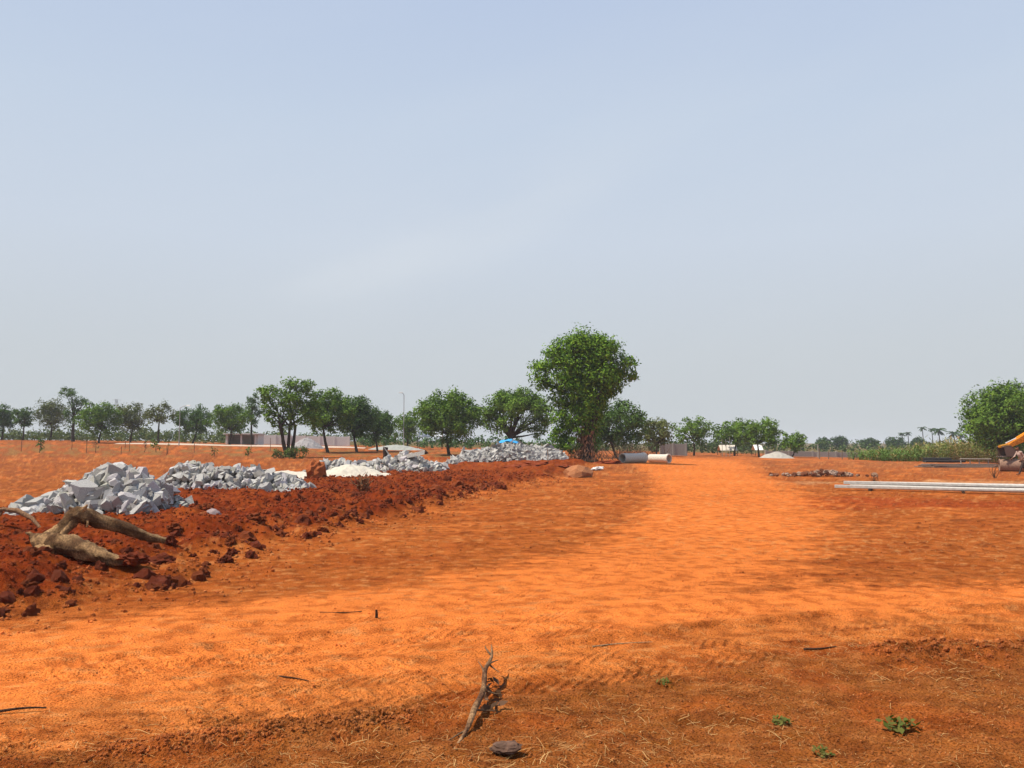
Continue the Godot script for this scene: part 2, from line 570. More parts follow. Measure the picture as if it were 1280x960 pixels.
func heap(called: String, label: String, x: float, d: float, wx: float, wd: float, h: float, col: Color, seed_: int, crest := []) -> void:
	# a smooth tipped heap of fine material
	var base := ground_at(x, d)
	var g := Geo.new()
	var nu := 44
	var nw := 26
	var s := 0
	var top := func(u: float, w: float) -> Vector3:
		var k := h
		var rr := sqrt(u * u + w * w)
		if crest:
			var q := (u + 1.0) * 0.5 * (crest.size() - 1)
			var i := mini(int(q), crest.size() - 2)
			k = h * lerpf(crest[i], crest[i + 1], q - i)
			rr = absf(w)
		var px := u * wx * 0.5
		var pz := w * wd * 0.5
		var up: float = k * maxf(0.0, 1.0 - pow(rr, 1.35))
		up += (0.10 * n_mid.get_noise_2d(px * 1.4 + seed_, pz * 1.4) + 0.03 * n_fine.get_noise_2d(px * 4.0 + seed_, pz * 4.0)) * h * sstep(0.0, 0.3, up / h)
		return Vector3(px, ground_at(x + px, d - pz) - base + up - 0.03, pz)
	for a in nu + 1:
		for b in nw + 1:
			var u := -1.0 + 2.0 * a / nu
			var w := -1.0 + 2.0 * b / nw
			var p: Vector3 = top.call(u, w)
			var e: Vector3 = top.call(u + 0.02, w) - p
			var f: Vector3 = top.call(u, w + 0.02) - p
			g.v.push_back(p); g.n.push_back(f.cross(e).normalized()); g.c.push_back(col * (1.0 + 0.12 * n_fine.get_noise_2d(p.x * 3.0, p.z * 3.0)))
	for a in nu:
		for b in nw:
			var i := a * (nw + 1) + b
			g.t.append_array([i, i + nw + 2, i + 1, i, i + nw + 1, i + nw + 2])
	var o := part(called, g, M.dust, self)
	o.position = Vector3(x, base, -d)
	tag(o, label, called.replace("_", " "))

# ---------------------------------------------------------------- trees
func limb(g: Geo, from: Vector3, to: Vector3, r0: float, r1: float, col: Color, sag := 0.12, sides := 6) -> void:
	var pts := []
	var rad := []
	var bend := Vector3(rng.randf_range(-1, 1), rng.randf_range(-0.3, 0.6), rng.randf_range(-1, 1)) * sag * from.distance_to(to)
	for k in 6:
		var q := k / 5.0
		pts.append(from.lerp(to, q) + bend * sin(q * PI))
		rad.append(lerpf(r0, r1, q))
	g.tube(pts, rad, sides, col)

func foliage(g: Geo, lobes: Array, leaf: float, cover: float, ca: Color, cb: Color, up_bias := 0.5) -> void:
	# lobes: [centre, radius]; each carries clumps, each clump carries leaves
	for L in lobes:
		var mid: Vector3 = L[0]
		var r: float = L[1]
		var tint := rng.randf_range(0.85, 1.15)
		var n_cl := int(10 + r * 5)
		var per := int(cover * 4.0 * PI * r * r / (leaf * leaf * 0.5) / n_cl)
		for q in n_cl:
			var dir := Vector3(rng.randfn(), rng.randfn() + 0.25, rng.randfn()).normalized()
			var cr := r * rng.randf_range(0.28, 0.5)
			var cp := mid + dir * (r * rng.randf_range(0.5, 0.95))
			var ct := tint * rng.randf_range(0.86, 1.14)
			for k in per:
				var o := Vector3(rng.randfn(), rng.randfn() * 0.8, rng.randfn()) * 0.62
				if o.length_squared() > 2.2: o *= 0.6
				var p := cp + o * cr
				var nn := (o * 0.5 + dir * 0.5 + Vector3(rng.randfn() * 0.6, rng.randfn() * 0.6 + up_bias, rng.randfn() * 0.6)).normalized()
				var a := nn.cross(Vector3(rng.randfn(), rng.randfn() - 0.3, rng.randfn())).normalized()
				var b := nn.cross(a)
				var ls := leaf * rng.randf_range(0.6, 1.25)
				a *= ls * 0.5
				b *= ls * 0.24
				var col := ca.lerp(cb, rng.randf()) * ct
				col.a = 1.0
				g.quad(p - a, p - b - a * 0.1, p + a, p + b - a * 0.1, col)

const GREEN_A := Color(0.062, 0.125, 0.018)
const GREEN_B := Color(0.155, 0.245, 0.038)
const DARK_A := Color(0.042, 0.086, 0.022)
const DARK_B := Color(0.100, 0.165, 0.040)
const OLIVE_A := Color(0.080, 0.100, 0.030)
const OLIVE_B := Color(0.150, 0.165, 0.060)
const BARK := Color(0.085, 0.060, 0.042)

func crown_lobes(h: float, w: float, low: float, count: int) -> Array:
	var lobes := []
	var mid := h * (1.0 + low) * 0.5
	var ry := h * (1.0 - low) * 0.5
	for k in count:
		var a := k * 2.39996 + rng.randf() * 0.5
		var yy := 1.0 - 2.0 * (k + 0.5) / count
		var rr := sqrt(1.0 - yy * yy)
		var lr := minf(w * 0.5, ry) * rng.randf_range(0.34, 0.52)
		var q := rng.randf_range(0.78, 1.12)
		var p := Vector3(cos(a) * rr * maxf(0.1, w * 0.5 * q - lr), mid + yy * maxf(0.1, ry - lr * 0.85) * (0.9 + 0.12 * q), sin(a) * rr * maxf(0.1, w * 0.5 * q - lr))
		lobes.append([p, lr])
	lobes.append([Vector3(0, mid, 0), minf(w * 0.5, ry) * 0.6])
	return lobes

func tree(label: String, x: float, d: float, h: float, w: float, o := {}) -> Node3D:
	rng.seed = hash(label)
	var root := thing(o.get("name", "tree"), label, o.get("category", "tree"), spot(x, d, -0.05), o.get("group", ""))
	var low: float = o.get("low", 0.28)
	var lobes: Array = o.get("lobes", [])
	if not lobes: lobes = crown_lobes(h, w * 1.16, low, o.get("count", 14))
	var g := Geo.new()
	var stems: int = o.get("stems", 1)
	var tr: float = o.get("trunk", 0.028) * h
	var lean: Vector3 = o.get("lean", Vector3.ZERO)
	for s in stems:
		var foot := Vector3(rng.randf_range(-0.35, 0.35), 0, rng.randf_range(-0.35, 0.35)) if stems > 1 else Vector3.ZERO
		var fork := foot * 1.8 + Vector3(rng.randf_range(-0.1, 0.1) * w, h * (low + 0.12), rng.randf_range(-0.1, 0.1) * w) + lean * 0.4
		var r := tr / sqrt(stems)
		g.tube([foot - Vector3(0, 0.15, 0), foot + Vector3(0, 0.12, 0), foot.lerp(fork, 0.45) + Vector3(rng.randf_range(-0.1, 0.1), 0, rng.randf_range(-0.1, 0.1)), fork], [r * 1.7, r * 1.2, r * 0.95, r * 0.7], 8, BARK)
		for k in lobes.size():
			if k % stems == s and (lobes.size() < 18 or k % 3 != 1):
				limb(g, fork, lobes[k][0], r * 0.55, 0.025, BARK)
	part("trunk", g, M.bark, root)
	var f := Geo.new()
	foliage(f, lobes, o.get("leaf", 0.27), o.get("cover", 1.0), o.get("ca", GREEN_A), o.get("cb", GREEN_B))
	part("crown", f, M.leaf, root)
	return root

# ---------------------------------------------------------------- scene
func _ready() -> void:
	var cam := Camera3D.new()
	cam.name = "camera"
	add_child(cam)
	cam.position = Vector3(0, EYE, 0)
	cam.rotation_degrees = Vector3(4.35, 0, 0)
	cam.fov = 51.28
	cam.near = 0.05
	cam.far = 6000.0
	cam.current = true

	var env := Environment.new()
	env.background_mode = Environment.BG_SKY
	env.tonemap_mode = Environment.TONE_MAPPER_LINEAR
	env.tonemap_exposure = 1.4
	env.sky = Sky.new()
	env.sky.sky_material = build_sky()
	env.fog_enabled = true
	env.fog_density = 0.0004
	env.fog_light_color = Color(0.90, 0.92, 0.95)
	env.sdfgi_enabled = true
	env.ssao_enabled = true
	env.ssil_enabled = true
	var we := WorldEnvironment.new()
	we.environment = env
	add_child(we)

	var sun := DirectionalLight3D.new()
	sun.name = "sun"
	add_child(sun)
	sun.look_at_from_position(Vector3(-5.0, 8.4, 0.7), Vector3.ZERO)
	sun.light_energy = 1.55
	sun.light_color = Color(1.0, 0.955, 0.88)
	sun.light_angular_distance = 0.9
	sun.shadow_enabled = true

	for q in [[n_big, 0.5, 2, 1], [n_mid, 0.9, 3, 2], [n_fine, 1.0, 3, 3], [n_rid, 0.8, 3, 4]]:
		q[0].noise_type = FastNoiseLite.TYPE_SIMPLEX_SMOOTH
		q[0].frequency = q[1]
		q[0].fractal_octaves = q[2]
		q[0].seed = q[3]
	n_rid.fractal_type = FastNoiseLite.FRACTAL_RIDGED
	for k in 900: edge_tab.push_back(edge_x(k * 0.1))
	road_a = Track.new([Vector2(-16, 1.2), Vector2(-9, 3.4), Vector2(-4.0, 6.1), Vector2(0, 8.9), Vector2(2.6, 12.8), Vector2(5.2, 20.0), Vector2(8.0, 31.0), Vector2(10.5, 44.0), Vector2(14, 62), Vector2(20, 90), Vector2(24, 110)])
	road_b = Track.new([Vector2(-16, 0.5), Vector2(-5, 4.9), Vector2(0, 7.2), Vector2(3, 8.5), Vector2(7, 8.9), Vector2(12, 9.4), Vector2(24, 10.5)])
	tyre = [
		Track.new([Vector2(-16, 0.2), Vector2(-4, 4.35), Vector2(0, 5.95), Vector2(3, 7.1), Vector2(7, 7.6), Vector2(24, 8.5)]),
		Track.new([Vector2(-16, 1.3), Vector2(-4, 5.55), Vector2(0, 7.35), Vector2(3, 8.55), Vector2(7, 9.0), Vector2(24, 10.0)]),
		Track.new([Vector2(-16, 0.8), Vector2(-4, 4.95), Vector2(0, 6.55), Vector2(4, 8.0), Vector2(8, 8.1), Vector2(24, 9.0)]),
		Track.new([Vector2(-16, 2.0), Vector2(-4, 6.6), Vector2(0.6, 10.0), Vector2(3.0, 15), Vector2(5, 22), Vector2(24, 90)]),
		Track.new([Vector2(-16, 1.0), Vector2(-2, 6.8), Vector2(1.8, 9.6), Vector2(4.2, 14), Vector2(6.5, 22), Vector2(24, 90)]),
		Track.new([Vector2(-16, 6.0), Vector2(-4.4, 10.2), Vector2(-1.5, 12.2), Vector2(2.0, 18.0), Vector2(24, 80)]),
	]
	build_materials()
	build_ground()
	build_loose_soil()
	build_piles()
	build_left_things()
	build_trees()
	build_background()
	build_right_things()
	build_foreground()

func build_sky() -> PanoramaSkyMaterial:
	var w := 1024
	var h := 512
	var im := Image.create_empty(w, h, false, Image.FORMAT_RGBAF)
	var stops := [[-90.0, Color(0.20, 0.15, 0.12)], [-8.0, Color(0.40, 0.38, 0.37)], [0.0, Color(0.55, 0.585, 0.60)], [6.0, Color(0.56, 0.605, 0.645)], [14.0, Color(0.575, 0.645, 0.745)], [22.0, Color(0.53, 0.62, 0.755)], [30.0, Color(0.475, 0.57, 0.745)], [60.0, Color(0.30, 0.44, 0.72)], [90.0, Color(0.24, 0.38, 0.68)]]
	var wisp := FastNoiseLite.new()
	wisp.frequency = 1.0
	wisp.fractal_octaves = 4
	wisp.seed = 8
	for y in h:
		var el := 90.0 - (y + 0.5) / h * 180.0
		var j := 1
		while j < stops.size() - 1 and el > stops[j][0]: j += 1
		var base: Color = stops[j - 1][1].lerp(stops[j][1], clampf((el - stops[j - 1][0]) / (stops[j][0] - stops[j - 1][0]), 0, 1))
		for x in w:
			var c := base
			if el > 0.0 and el < 60.0:
				var az := fposmod((x + 0.5) / w * 360.0 + 180.0, 360.0) - 180.0   # straight ahead (-z) is at the left edge of the panorama
				var dir := Vector3(sin(deg_to_rad(az)) * cos(deg_to_rad(el)), sin(deg_to_rad(el)), -cos(deg_to_rad(az)) * cos(deg_to_rad(el)))
				# thin high streaks slanting up to the right
				var q := Vector3(dir.x * 1.2 + dir.y * 1.0, (dir.y - dir.x * 0.30) * 6.0, dir.z * 1.2)
				var s := wisp.get_noise_3dv(q * 1.3)
				var band := exp(-pow((el - 16.6 - az * 0.33) / 2.6, 2.0)) * exp(-pow((az + 6.0) / 11.0, 2.0))
				var k := clampf(s * 0.5 + 0.08, 0.0, 0.5) * 0.22 + band * clampf(0.6 + s * 0.9, 0.0, 1.0) * 0.6
				c = c.lerp(Color(0.70, 0.745, 0.79), clampf(k, 0, 0.7) * sstep(1.0, 9.0, el))
			c *= 0.74
			c.a = 1.0
			im.set_pixel(x, y, c)
	var m := PanoramaSkyMaterial.new()
	m.panorama = ImageTexture.create_from_image(im)
	return m

func build_loose_soil() -> void:
	rng.seed = 77
	var tones := [RED * 1.1, Color(0.29, 0.062, 0.014), Color(0.20, 0.038, 0.010)]
	for k in 9: clods.append(lump_mesh(1 if k < 6 else 2, 0.6, Color.WHITE, M.clod, Vector3(1, rng.randf_range(0.6, 0.85), rng.randf_range(0.75, 1.0))))
	var toned := []
	for t in tones:
		var m: StandardMaterial3D = M.clod.duplicate()
		m.albedo_color = t.linear_to_srgb()
		toned.append(m)
	# single clods on the bank
	var put := 0
	while put < 285:
		var d := 7.2 + 26.0 * pow(rng.randf(), 1.7)
		var x := edge_of(d) - rng.randf_range(-0.4, 7.5) * rng.randf()
		if absf(x) > d * 0.72: continue
		var b := bank_mask(x, d)
		if b < 0.04: continue
		var s := rng.randf_range(0.09, 0.17) * (1.0 + 0.9 * pow(rng.randf(), 4.0)) * (0.75 + d * 0.028)
		piece("clod", clods[rng.randi() % 9], ground_node, Transform3D(random_turn().scaled(Vector3.ONE * s), spot(x, d, -s * 0.02)), toned[rng.randi() % 3])
		put += 1
	# a few named dark lumps
	for q in [[-1.82, 28.2, 0.7], [-1.5, 28.4, 0.5], [-5.6, 13.4, 0.3], [-7.5, 14.2, 0.45], [-4.9, 15.4, 0.4], [-5.2, 12.2, 0.34], [-4.75, 10.9, 0.42], [-4.3, 10.0, 0.22]]:
		piece("clod", clods[6 + rng.randi() % 3], ground_node, Transform3D(random_turn().scaled(Vector3(1, 0.7, 1) * q[2] * 0.85), spot(q[0], q[1], q[2] * 0.08)), toned[rng.randi() % 2])
	# crumbs
	var mm := MultiMesh.new()
	mm.transform_format = MultiMesh.TRANSFORM_3D
	mm.use_colors = true
	mm.mesh = lump_mesh(1, 0.6, Color.WHITE, flat(1.0), Vector3(1, 0.75, 0.9))
	var xs := []
	var cs := []
	while xs.size() < 9000:
		var d := 6.6 + 34.0 * pow(rng.randf(), 1.6)
		var x := edge_of(d) + 0.9 - 10.0 * pow(rng.randf(), 1.4)
		if absf(x) > d * 0.75: continue
		var b := bank_mask(x, d)
		if b < 0.02 and rng.randf() > 0.12: continue
		soil(x, d)
		var s := rng.randf_range(0.02, 0.06) * (0.7 + d * 0.035)
		xs.append(Transform3D(random_turn().scaled(Vector3.ONE * s), Vector3(x, gh + s * 0.1, -d)))
		cs.append(gc * rng.randf_range(0.7, 1.0))
	for k in 16000:                                                # along the turned ridge and over the brown foreground
		var x := rng.randf_range(-4.0, 5.5)
		var d := rng.randf_range(3.0, 7.6)
		var s := 0.005 + 0.02 * pow(rng.randf(), 3.0)
		if k < 700:
			x = rng.randf_range(2.9, 6.5)
			d = 6.72 + 0.1 * (x - 3.0) + rng.randfn() * 0.16
			s = 0.012 + 0.05 * pow(rng.randf(), 3.0)
		elif k < 1300:
			x = rng.randf_range(-2.3, -0.6)
			d = 4.55 + 0.36 * (x + 2.3) + rng.randfn() * 0.1
			s = rng.randf_range(0.012, 0.03)
		if k >= 1300 and d > (5.0 + (x + 2.84) * 0.32 if x < 1.0 else 6.2 + (x - 1.0) * 0.2) + rng.randfn() * 0.25: continue
		soil(x, d)
		xs.append(Transform3D(random_turn().scaled(Vector3.ONE * s), Vector3(x, gh + s * 0.15, -d)))
		cs.append(gc * rng.randf_range(0.85, 1.15) if k % 7 or s > 0.009 else Color(0.50, 0.30, 0.13))
	for k in 15000:                                               # crumbs in drifts over the open ground
		var d := 7.0 + 26.0 * pow(rng.randf(), 1.6)
		var x := rng.randf_range(-0.5, 0.75) * d
		if k > 900 and n_fine.get_noise_2d(x * 1.9, d * 5.2) + rng.randfn() * 0.12 < 0.3: continue
		soil(x, d)
		var s := (0.008 + 0.02 * pow(rng.randf(), 2.0)) * (0.7 + d * 0.04)
		xs.append(Transform3D(random_turn().scaled(Vector3.ONE * s), Vector3(x, gh + s * 0.15, -d)))
		cs.append(gc * rng.randf_range(0.6, 1.0))
	mm.instance_count = xs.size()
	for k in xs.size():
		mm.set_instance_transform(k, xs[k])
		mm.set_instance_color(k, Color(cs[k].r, cs[k].g, cs[k].b, 1.0))
	var o := MultiMeshInstance3D.new()
	o.name = "soil_crumbs"
	o.multimesh = mm
	add_child(o)
	tag(o, "small red earth crumbs strewn over the bank and road edges", "soil crumbs", "", "stuff")

func build_piles() -> void:
	rng.seed = 5
	for k in 22:
		var gy := rng.randf_range(0.44, 0.74)
		rocks.append(rock_mesh(10, Vector3(rng.randf_range(1.0, 1.5), rng.randf_range(0.5, 0.95), rng.randf_range(0.75, 1.15)), Color(gy, gy * rng.randf_range(0.93, 0.985), gy * rng.randf_range(0.84, 0.97)), M.stone))
	stone_pile("heap of large angular grey stones behind the forked log", -8.6, 17.0, 2.9, 2.4, 0.88, 290, 0.13, 0.31, 117, true, 0.1, [0.35, 0.42, 0.62, 0.8, 0.98, 1.0, 0.85, 0.5])
	stone_pile("heap of smaller grey stones between the large-stone heap and white sand", -8.75, 25.4, 4.6, 2.3, 0.84, 290, 0.14, 0.28, 102, true, 0.0, [0.7, 1.0, 0.85, 0.72, 0.66, 0.5, 0.35])
	stone_pile("long heap of grey stones just behind the white sand heap", -7.3, 43.0, 7.6, 3.0, 0.95, 290, 0.2, 0.34, 103, true, 0.0, [0.45, 0.9, 0.85, 0.75, 0.8, 1.0, 0.6, 0.25])
	stone_pile("farthest long heap of grey stones left of the tall tree", -0.4, 58.0, 8.6, 3.0, 1.05, 1700, 0.18, 0.34, 104, false, 0.0, [0.5, 0.7, 0.7, 0.95, 1.0, 0.8, 0.85, 0.6])
	heap("sand_heap", "low white stone-dust heap beside the red pointed lump", -7.3, 36.0, 4.3, 2.8, 0.60, Color(0.60, 0.55, 0.46), 3)
	heap("sand_sheet", "flat sheet of white stone dust left of the red pointed lump", -10.6, 36.6, 4.6, 2.4, 0.52, Color(0.60, 0.55, 0.46), 9, [0.3, 0.9, 1.0, 1.0, 0.9, 0.4])

func build_left_things() -> void:
	rng.seed = 31
	# pointed red lump in front of the sand
	var m: StandardMaterial3D = M.clod.duplicate()
	m.albedo_color = Color(0.44, 0.12, 0.035).linear_to_srgb()
	var g := Geo.new()
	var lump := lump_mesh(2, 0.35, Color.WHITE, m, Vector3(0.78, 0.95, 0.7))
	var o := thing("earth_lump", "pointed orange-red earth lump standing before white sand", "earth lump", spot(-8.2, 33.6, 0.24))
	piece("lump", lump, o, Transform3D(Basis.IDENTITY, Vector3.ZERO))
	# pale whitish stone on the bank
	o = thing("stone", "small whitish stone lying alone on the red bank", "stone", spot(-5.75, 15.6, 0.05))
	var pm: StandardMaterial3D = M.stone.duplicate()
	pm.albedo_color = Color(0.9, 0.85, 0.85)
	piece("stone", lump_mesh(1, 0.5, Color(0.55, 0.48, 0.47), pm, Vector3(1.2, 0.7, 0.9)), o, Transform3D(Basis.from_euler(Vector3(0.3, 0.5, -0.2)).scaled(Vector3.ONE * 0.3), Vector3.ZERO))
	piece("earth_crust", clods[2], o, Transform3D(Basis.from_scale(Vector3(0.26, 0.16, 0.24)), Vector3(-0.13, 0.0, 0.02)), m)
	# dusty pale lump with dry stalks
	o = thing("dry_clump", "pale dusty root clump standing upright on the bank", "root clump", spot(-4.55, 24.6, 0.1))
	pm = M.clod.duplicate()
	pm.albedo_color = Color(0.36, 0.14, 0.055).linear_to_srgb()
	piece("lump", lump_mesh(2, 1.0, Color.WHITE, pm, Vector3(0.28, 0.42, 0.28)), o, Transform3D(Basis.IDENTITY, Vector3(0, 0.12, 0)))
	for k in 18:
		g = Geo.new()
		var a := Vector3(rng.randf_range(-0.16, 0.16), 0.1, rng.randf_range(-0.1, 0.15))
		limb(g, a, a + Vector3(rng.randf_range(-0.3, 0.3), rng.randf_range(0.1, 0.45), rng.randf_range(-0.1, 0.2)), 0.018, 0.006, Color(0.42, 0.26, 0.14), 0.2, 4)
		part("stalk", g, M.bark, o)
	build_log()
	# leafless branch behind the log
	o = thing("dry_branch", "thin bent dry branch lying behind the forked log", "branch", spot(-8.15, 13.4, 0.05))
	g = Geo.new()
	g.tube([Vector3(-0.5, 0.28, 0.1), Vector3(-0.3, 0.32, 0), Vector3(-0.05, 0.30, 0.02), Vector3(0.25, 0.18, 0.1), Vector3(0.5, -0.02, 0.2)], [0.02, 0.035, 0.045, 0.035, 0.02], 7, Color(0.40, 0.22, 0.12))
	part("stem", g, M.bark, o)
	g = Geo.new()
	limb(g, Vector3(-0.32, 0.3, 0), Vector3(-0.42, -0.05, 0.2), 0.025, 0.012, Color(0.4, 0.22, 0.12))
	part("twig", g, M.bark, o)
	# boulder in front of the tall tree and white scrap beside it
	o = thing("boulder", "flat-topped orange-tan boulder in front of the tall tree", "boulder", spot(3.42, 41.6, 0.12))
	pm = M.stone.duplicate()
	pm.albedo_color = Color(0.95, 0.80, 0.66)
	piece("rock", lump_mesh(1, 0.3, Color(0.54, 0.32, 0.20), pm, Vector3(1.5, 0.75, 1.1)), o, Transform3D(Basis.from_euler(Vector3(0.25, 0.3, 0.06)), Vector3(0, 0.1, 0)))
	o = thing("white_sack", "crumpled white sack on the ground beside the boulder", "sack", spot(5.35, 50.5, 0.1))
	pm = M.cloth
	piece("bag", lump_mesh(2, 0.5, Color(0.7, 0.69, 0.66), pm, Vector3(0.8, 0.22, 0.4)), o, Transform3D(Basis.from_euler(Vector3(0, 0.4, 0.1)), Vector3.ZERO))
	# thin stake
	o = thing("wooden_stake", "thin pale stake stuck in red soil left of tall tree", "stake", spot(2.3, 52.0))
	g = Geo.new()
	g.tube([Vector3(0, -0.1, 0), Vector3(0.03, 0.4, 0), Vector3(0.0, 0.85, 0)], [0.035, 0.03, 0.022], 6, Color(0.45, 0.30, 0.18))
	part("stake", g, M.bark, o)
	# red earth ridge under the tree
	for q in [[1.4, 50.0, 1.9, 0.5], [0.2, 48.0, 1.5, 0.4], [7.0, 58.0, 1.8, 0.45], [3.0, 49.0, 1.2, 0.3]]:
		piece("clod", lump_mesh(2, 0.5, Color(0.30, 0.06, 0.016), M.clod, Vector3(q[2], q[3], 1.1)), ground_node, Transform3D(Basis.IDENTITY, spot(q[0], q[1], q[3] * 0.1)))
	# blue sheet on the farthest heap
	o = thing("blue_tarpaulin", "bright blue tarpaulin draped over stones left of tall tree", "tarpaulin", Vector3(-0.25, ground_at(-0.25, 58.6) + 0.95, -58.9))
	g = Geo.new()
	for a in 10:
		for b in 6:
			var qd := []
			for e in [[0, 0], [0, 1], [1, 1], [1, 0]]:
				var px: float = -1.0 + (a + e[0]) * 0.2
				var pz: float = -0.6 + (b + e[1]) * 0.2
				qd.append(Vector3(px, 0.5 - px * px * 0.42 - pz * pz * 0.5 + 0.12 * n_fine.get_noise_2d(px * 3, pz * 3), pz))
			g.quad(qd[0], qd[1], qd[2], qd[3], Color(0.05, 0.30, 0.62))
	part("sheet", g, M.cloth, o)
	# concrete pipes
	concrete_pipe("long pale concrete pipe lying right of the tall tree", Vector3(9.3, 0, -61.6), 2.7, 0.36, deg_to_rad(44))
	concrete_pipe("short far concrete pipe lying beyond the long pale one", Vector3(11.75, 0, -64.0), 1.9, 0.33, deg_to_rad(-48))
	# dead brush between the pipes and the trees
	o = thing("brush_pile", "brown pile of dry brushwood behind the concrete pipes", "brush pile", spot(10.8, 72.0))
	g = Geo.new()
	for k in 170:
		var a := Vector3(rng.randfn() * 1.3, rng.randf() * 0.5, rng.randfn() * 0.6)
		limb(g, a, a + Vector3(rng.randfn() * 0.8, rng.randf_range(0.3, 1.4), rng.randfn() * 0.6), 0.025, 0.008, Color(0.16, 0.10, 0.065) * rng.randf_range(0.7, 1.6), 0.2, 3)
	part("brushwood", g, M.bark, o, "stuff")

func concrete_pipe(label: String, at: Vector3, length: float, r: float, turn: float) -> Node3D:
	var o := thing("concrete_pipe", label, "pipe", Vector3(at.x, ground_at(at.x, -at.z) + r * 0.98, at.z), "precast concrete pipes", turn)
	var g := Geo.new()
	var col := Color(0.62, 0.58, 0.50)
	var prof := [[-length / 2, r * 0.82], [-length / 2, r * 0.98], [-length / 2 + 0.05, r], [length / 2 - 0.28, r], [length / 2 - 0.22, r * 1.12], [length / 2 - 0.02, r * 1.14], [length / 2, r * 1.1], [length / 2, r * 0.86], [-length / 2, r * 0.82]]
	var sides := 30
	for k in prof.size() - 1:
		for j in sides:
			var a := TAU * j / sides
			var b := TAU * (j + 1) / sides
			var p := func(i: int, t: float) -> Vector3: return Vector3(prof[i][0], cos(t) * prof[i][1], sin(t) * prof[i][1])
			g.quad(p.call(k, a), p.call(k, b), p.call(k + 1, b), p.call(k + 1, a), col)
	part("barrel", g, M.concrete, o)
	return o

func gnarl(pts: Array, radii: Array, sides: int, ca: Color, cb: Color, jag: float, freq: float) -> Geo:
	# a rough limb: smooth path, uneven section, weathered in two tones
	var g := Geo.new()
	var P := []
	var r := []
	var last := pts.size() - 1
	for k in last:
		for j in 5:
			var q := j / 5.0
			P.append((pts[k] as Vector3).cubic_interpolate(pts[k + 1], pts[maxi(k - 1, 0)], pts[mini(k + 2, last)], q))
			r.append(lerpf(radii[k], radii[k + 1], q))
	P.append(pts[last])
	r.append(radii[last])
	g.tube(P, r, sides, ca, true)
	var off := Vector3(rng.randf(), rng.randf(), rng.randf()) * 40.0
	var rings := P.size()
	for i in g.v.size():
		var o := g.n[i]
		if i < rings * sides:
			var p: Vector3 = P[i / sides]
			var ridge := n_fine.get_noise_3dv(Vector3(o.x * 2.0, o.y * 2.0, o.z * 2.0) * freq * 0.4 + p * 0.8 + off)
			var bump := n_fine.get_noise_3dv(g.v[i] * freq + off)
			g.v[i] += o * float(r[i / sides]) * jag * (ridge * 0.9 + bump * 0.8)
		var tone := n_mid.get_noise_3dv(g.v[i] * 3.0 + off) + 0.5 * n_fine.get_noise_3dv(g.v[i] * 14.0)
		g.c[i] = ca.lerp(cb, sstep(-0.25, 0.35, tone))
	for k in rings:
		for j in sides:
			var i := k * sides + j
			var e: Vector3 = g.v[mini(k + 1, rings - 1) * sides + j] - g.v[maxi(k - 1, 0) * sides + j]
			var f: Vector3 = g.v[k * sides + (j + 1) % sides] - g.v[k * sides + (j + sides - 1) % sides]
			var nn := e.cross(f).normalized()
			g.n[i] = nn if nn.dot(g.n[i]) > 0.0 else -nn
	return g

func build_log() -> void:
	rng.seed = 12
	var o := thing("forked_log", "weathered forked log with broken stubs on the red bank", "log", spot(-5.42, 10.5, 0.03))
	o.scale = Vector3.ONE * 0.8
	var ca := Color(0.17, 0.085, 0.038)
	var cb := Color(0.60, 0.36, 0.17)
	part("trunk", gnarl([Vector3(-0.98, 0.36, 0.04), Vector3(-0.82, 0.30, 0.1), Vector3(-0.6, 0.25, 0.14), Vector3(-0.3, 0.24, 0.18), Vector3(0.02, 0.17, 0.26), Vector3(0.32, 0.08, 0.3), Vector3(0.66, 0.0, 0.32)], [0.06, 0.13, 0.185, 0.17, 0.155, 0.11, 0.06], 18, ca, cb, 0.36, 5.0), M.bark, o)
	part("limb", gnarl([Vector3(-0.64, 0.30, 0.06), Vector3(-0.55, 0.50, -0.1), Vector3(-0.42, 0.68, -0.28), Vector3(-0.15, 0.58, -0.4), Vector3(0.25, 0.44, -0.55), Vector3(0.55, 0.29, -0.68), Vector3(0.82, 0.2, -0.78)], [0.09, 0.10, 0.14, 0.115, 0.095, 0.08, 0.06], 14, ca * 0.9, cb * 0.75, 0.38, 6.0), M.bark, o)
	for q in [[Vector3(-0.42, 0.66, -0.26), Vector3(-0.26, 0.86, -0.24), 0.06, 0.012], [Vector3(-0.46, 0.6, -0.2), Vector3(-0.52, 0.34, 0.08), 0.075, 0.06], [Vector3(-0.82, 0.3, 0.08), Vector3(-0.54, 0.56, -0.12), 0.08, 0.065], [Vector3(-0.74, 0.18, 0.22), Vector3(-0.5, 0.15, 0.36), 0.10, 0.075], [Vector3(-0.3, 0.62, -0.3), Vector3(-0.2, 0.5, -0.14), 0.035, 0.01], [Vector3(-0.92, 0.33, 0.08), Vector3(-1.06, 0.44, 0.1), 0.06, 0.012], [Vector3(-0.5, 0.7, -0.26), Vector3(-0.56, 0.82, -0.24), 0.04, 0.015]]:
		part("broken_stub", gnarl([q[0], (q[0] + q[1]) / 2 + Vector3(0.02, 0.02, 0), q[1]], [q[2], (q[2] + q[3]) * 0.55, q[3]], 9, ca * 1.2, cb * 1.1, 0.45, 9.0), M.bark, o)
	var em: StandardMaterial3D = M.clod.duplicate()
	em.albedo_color = RED.linear_to_srgb()
	piece("earth_cake", lump_mesh(2, 0.6, Color.WHITE, em, Vector3(0.42, 0.2, 0.3)), o, Transform3D(Basis.IDENTITY, Vector3(0.78, 0.05, 0.3)))

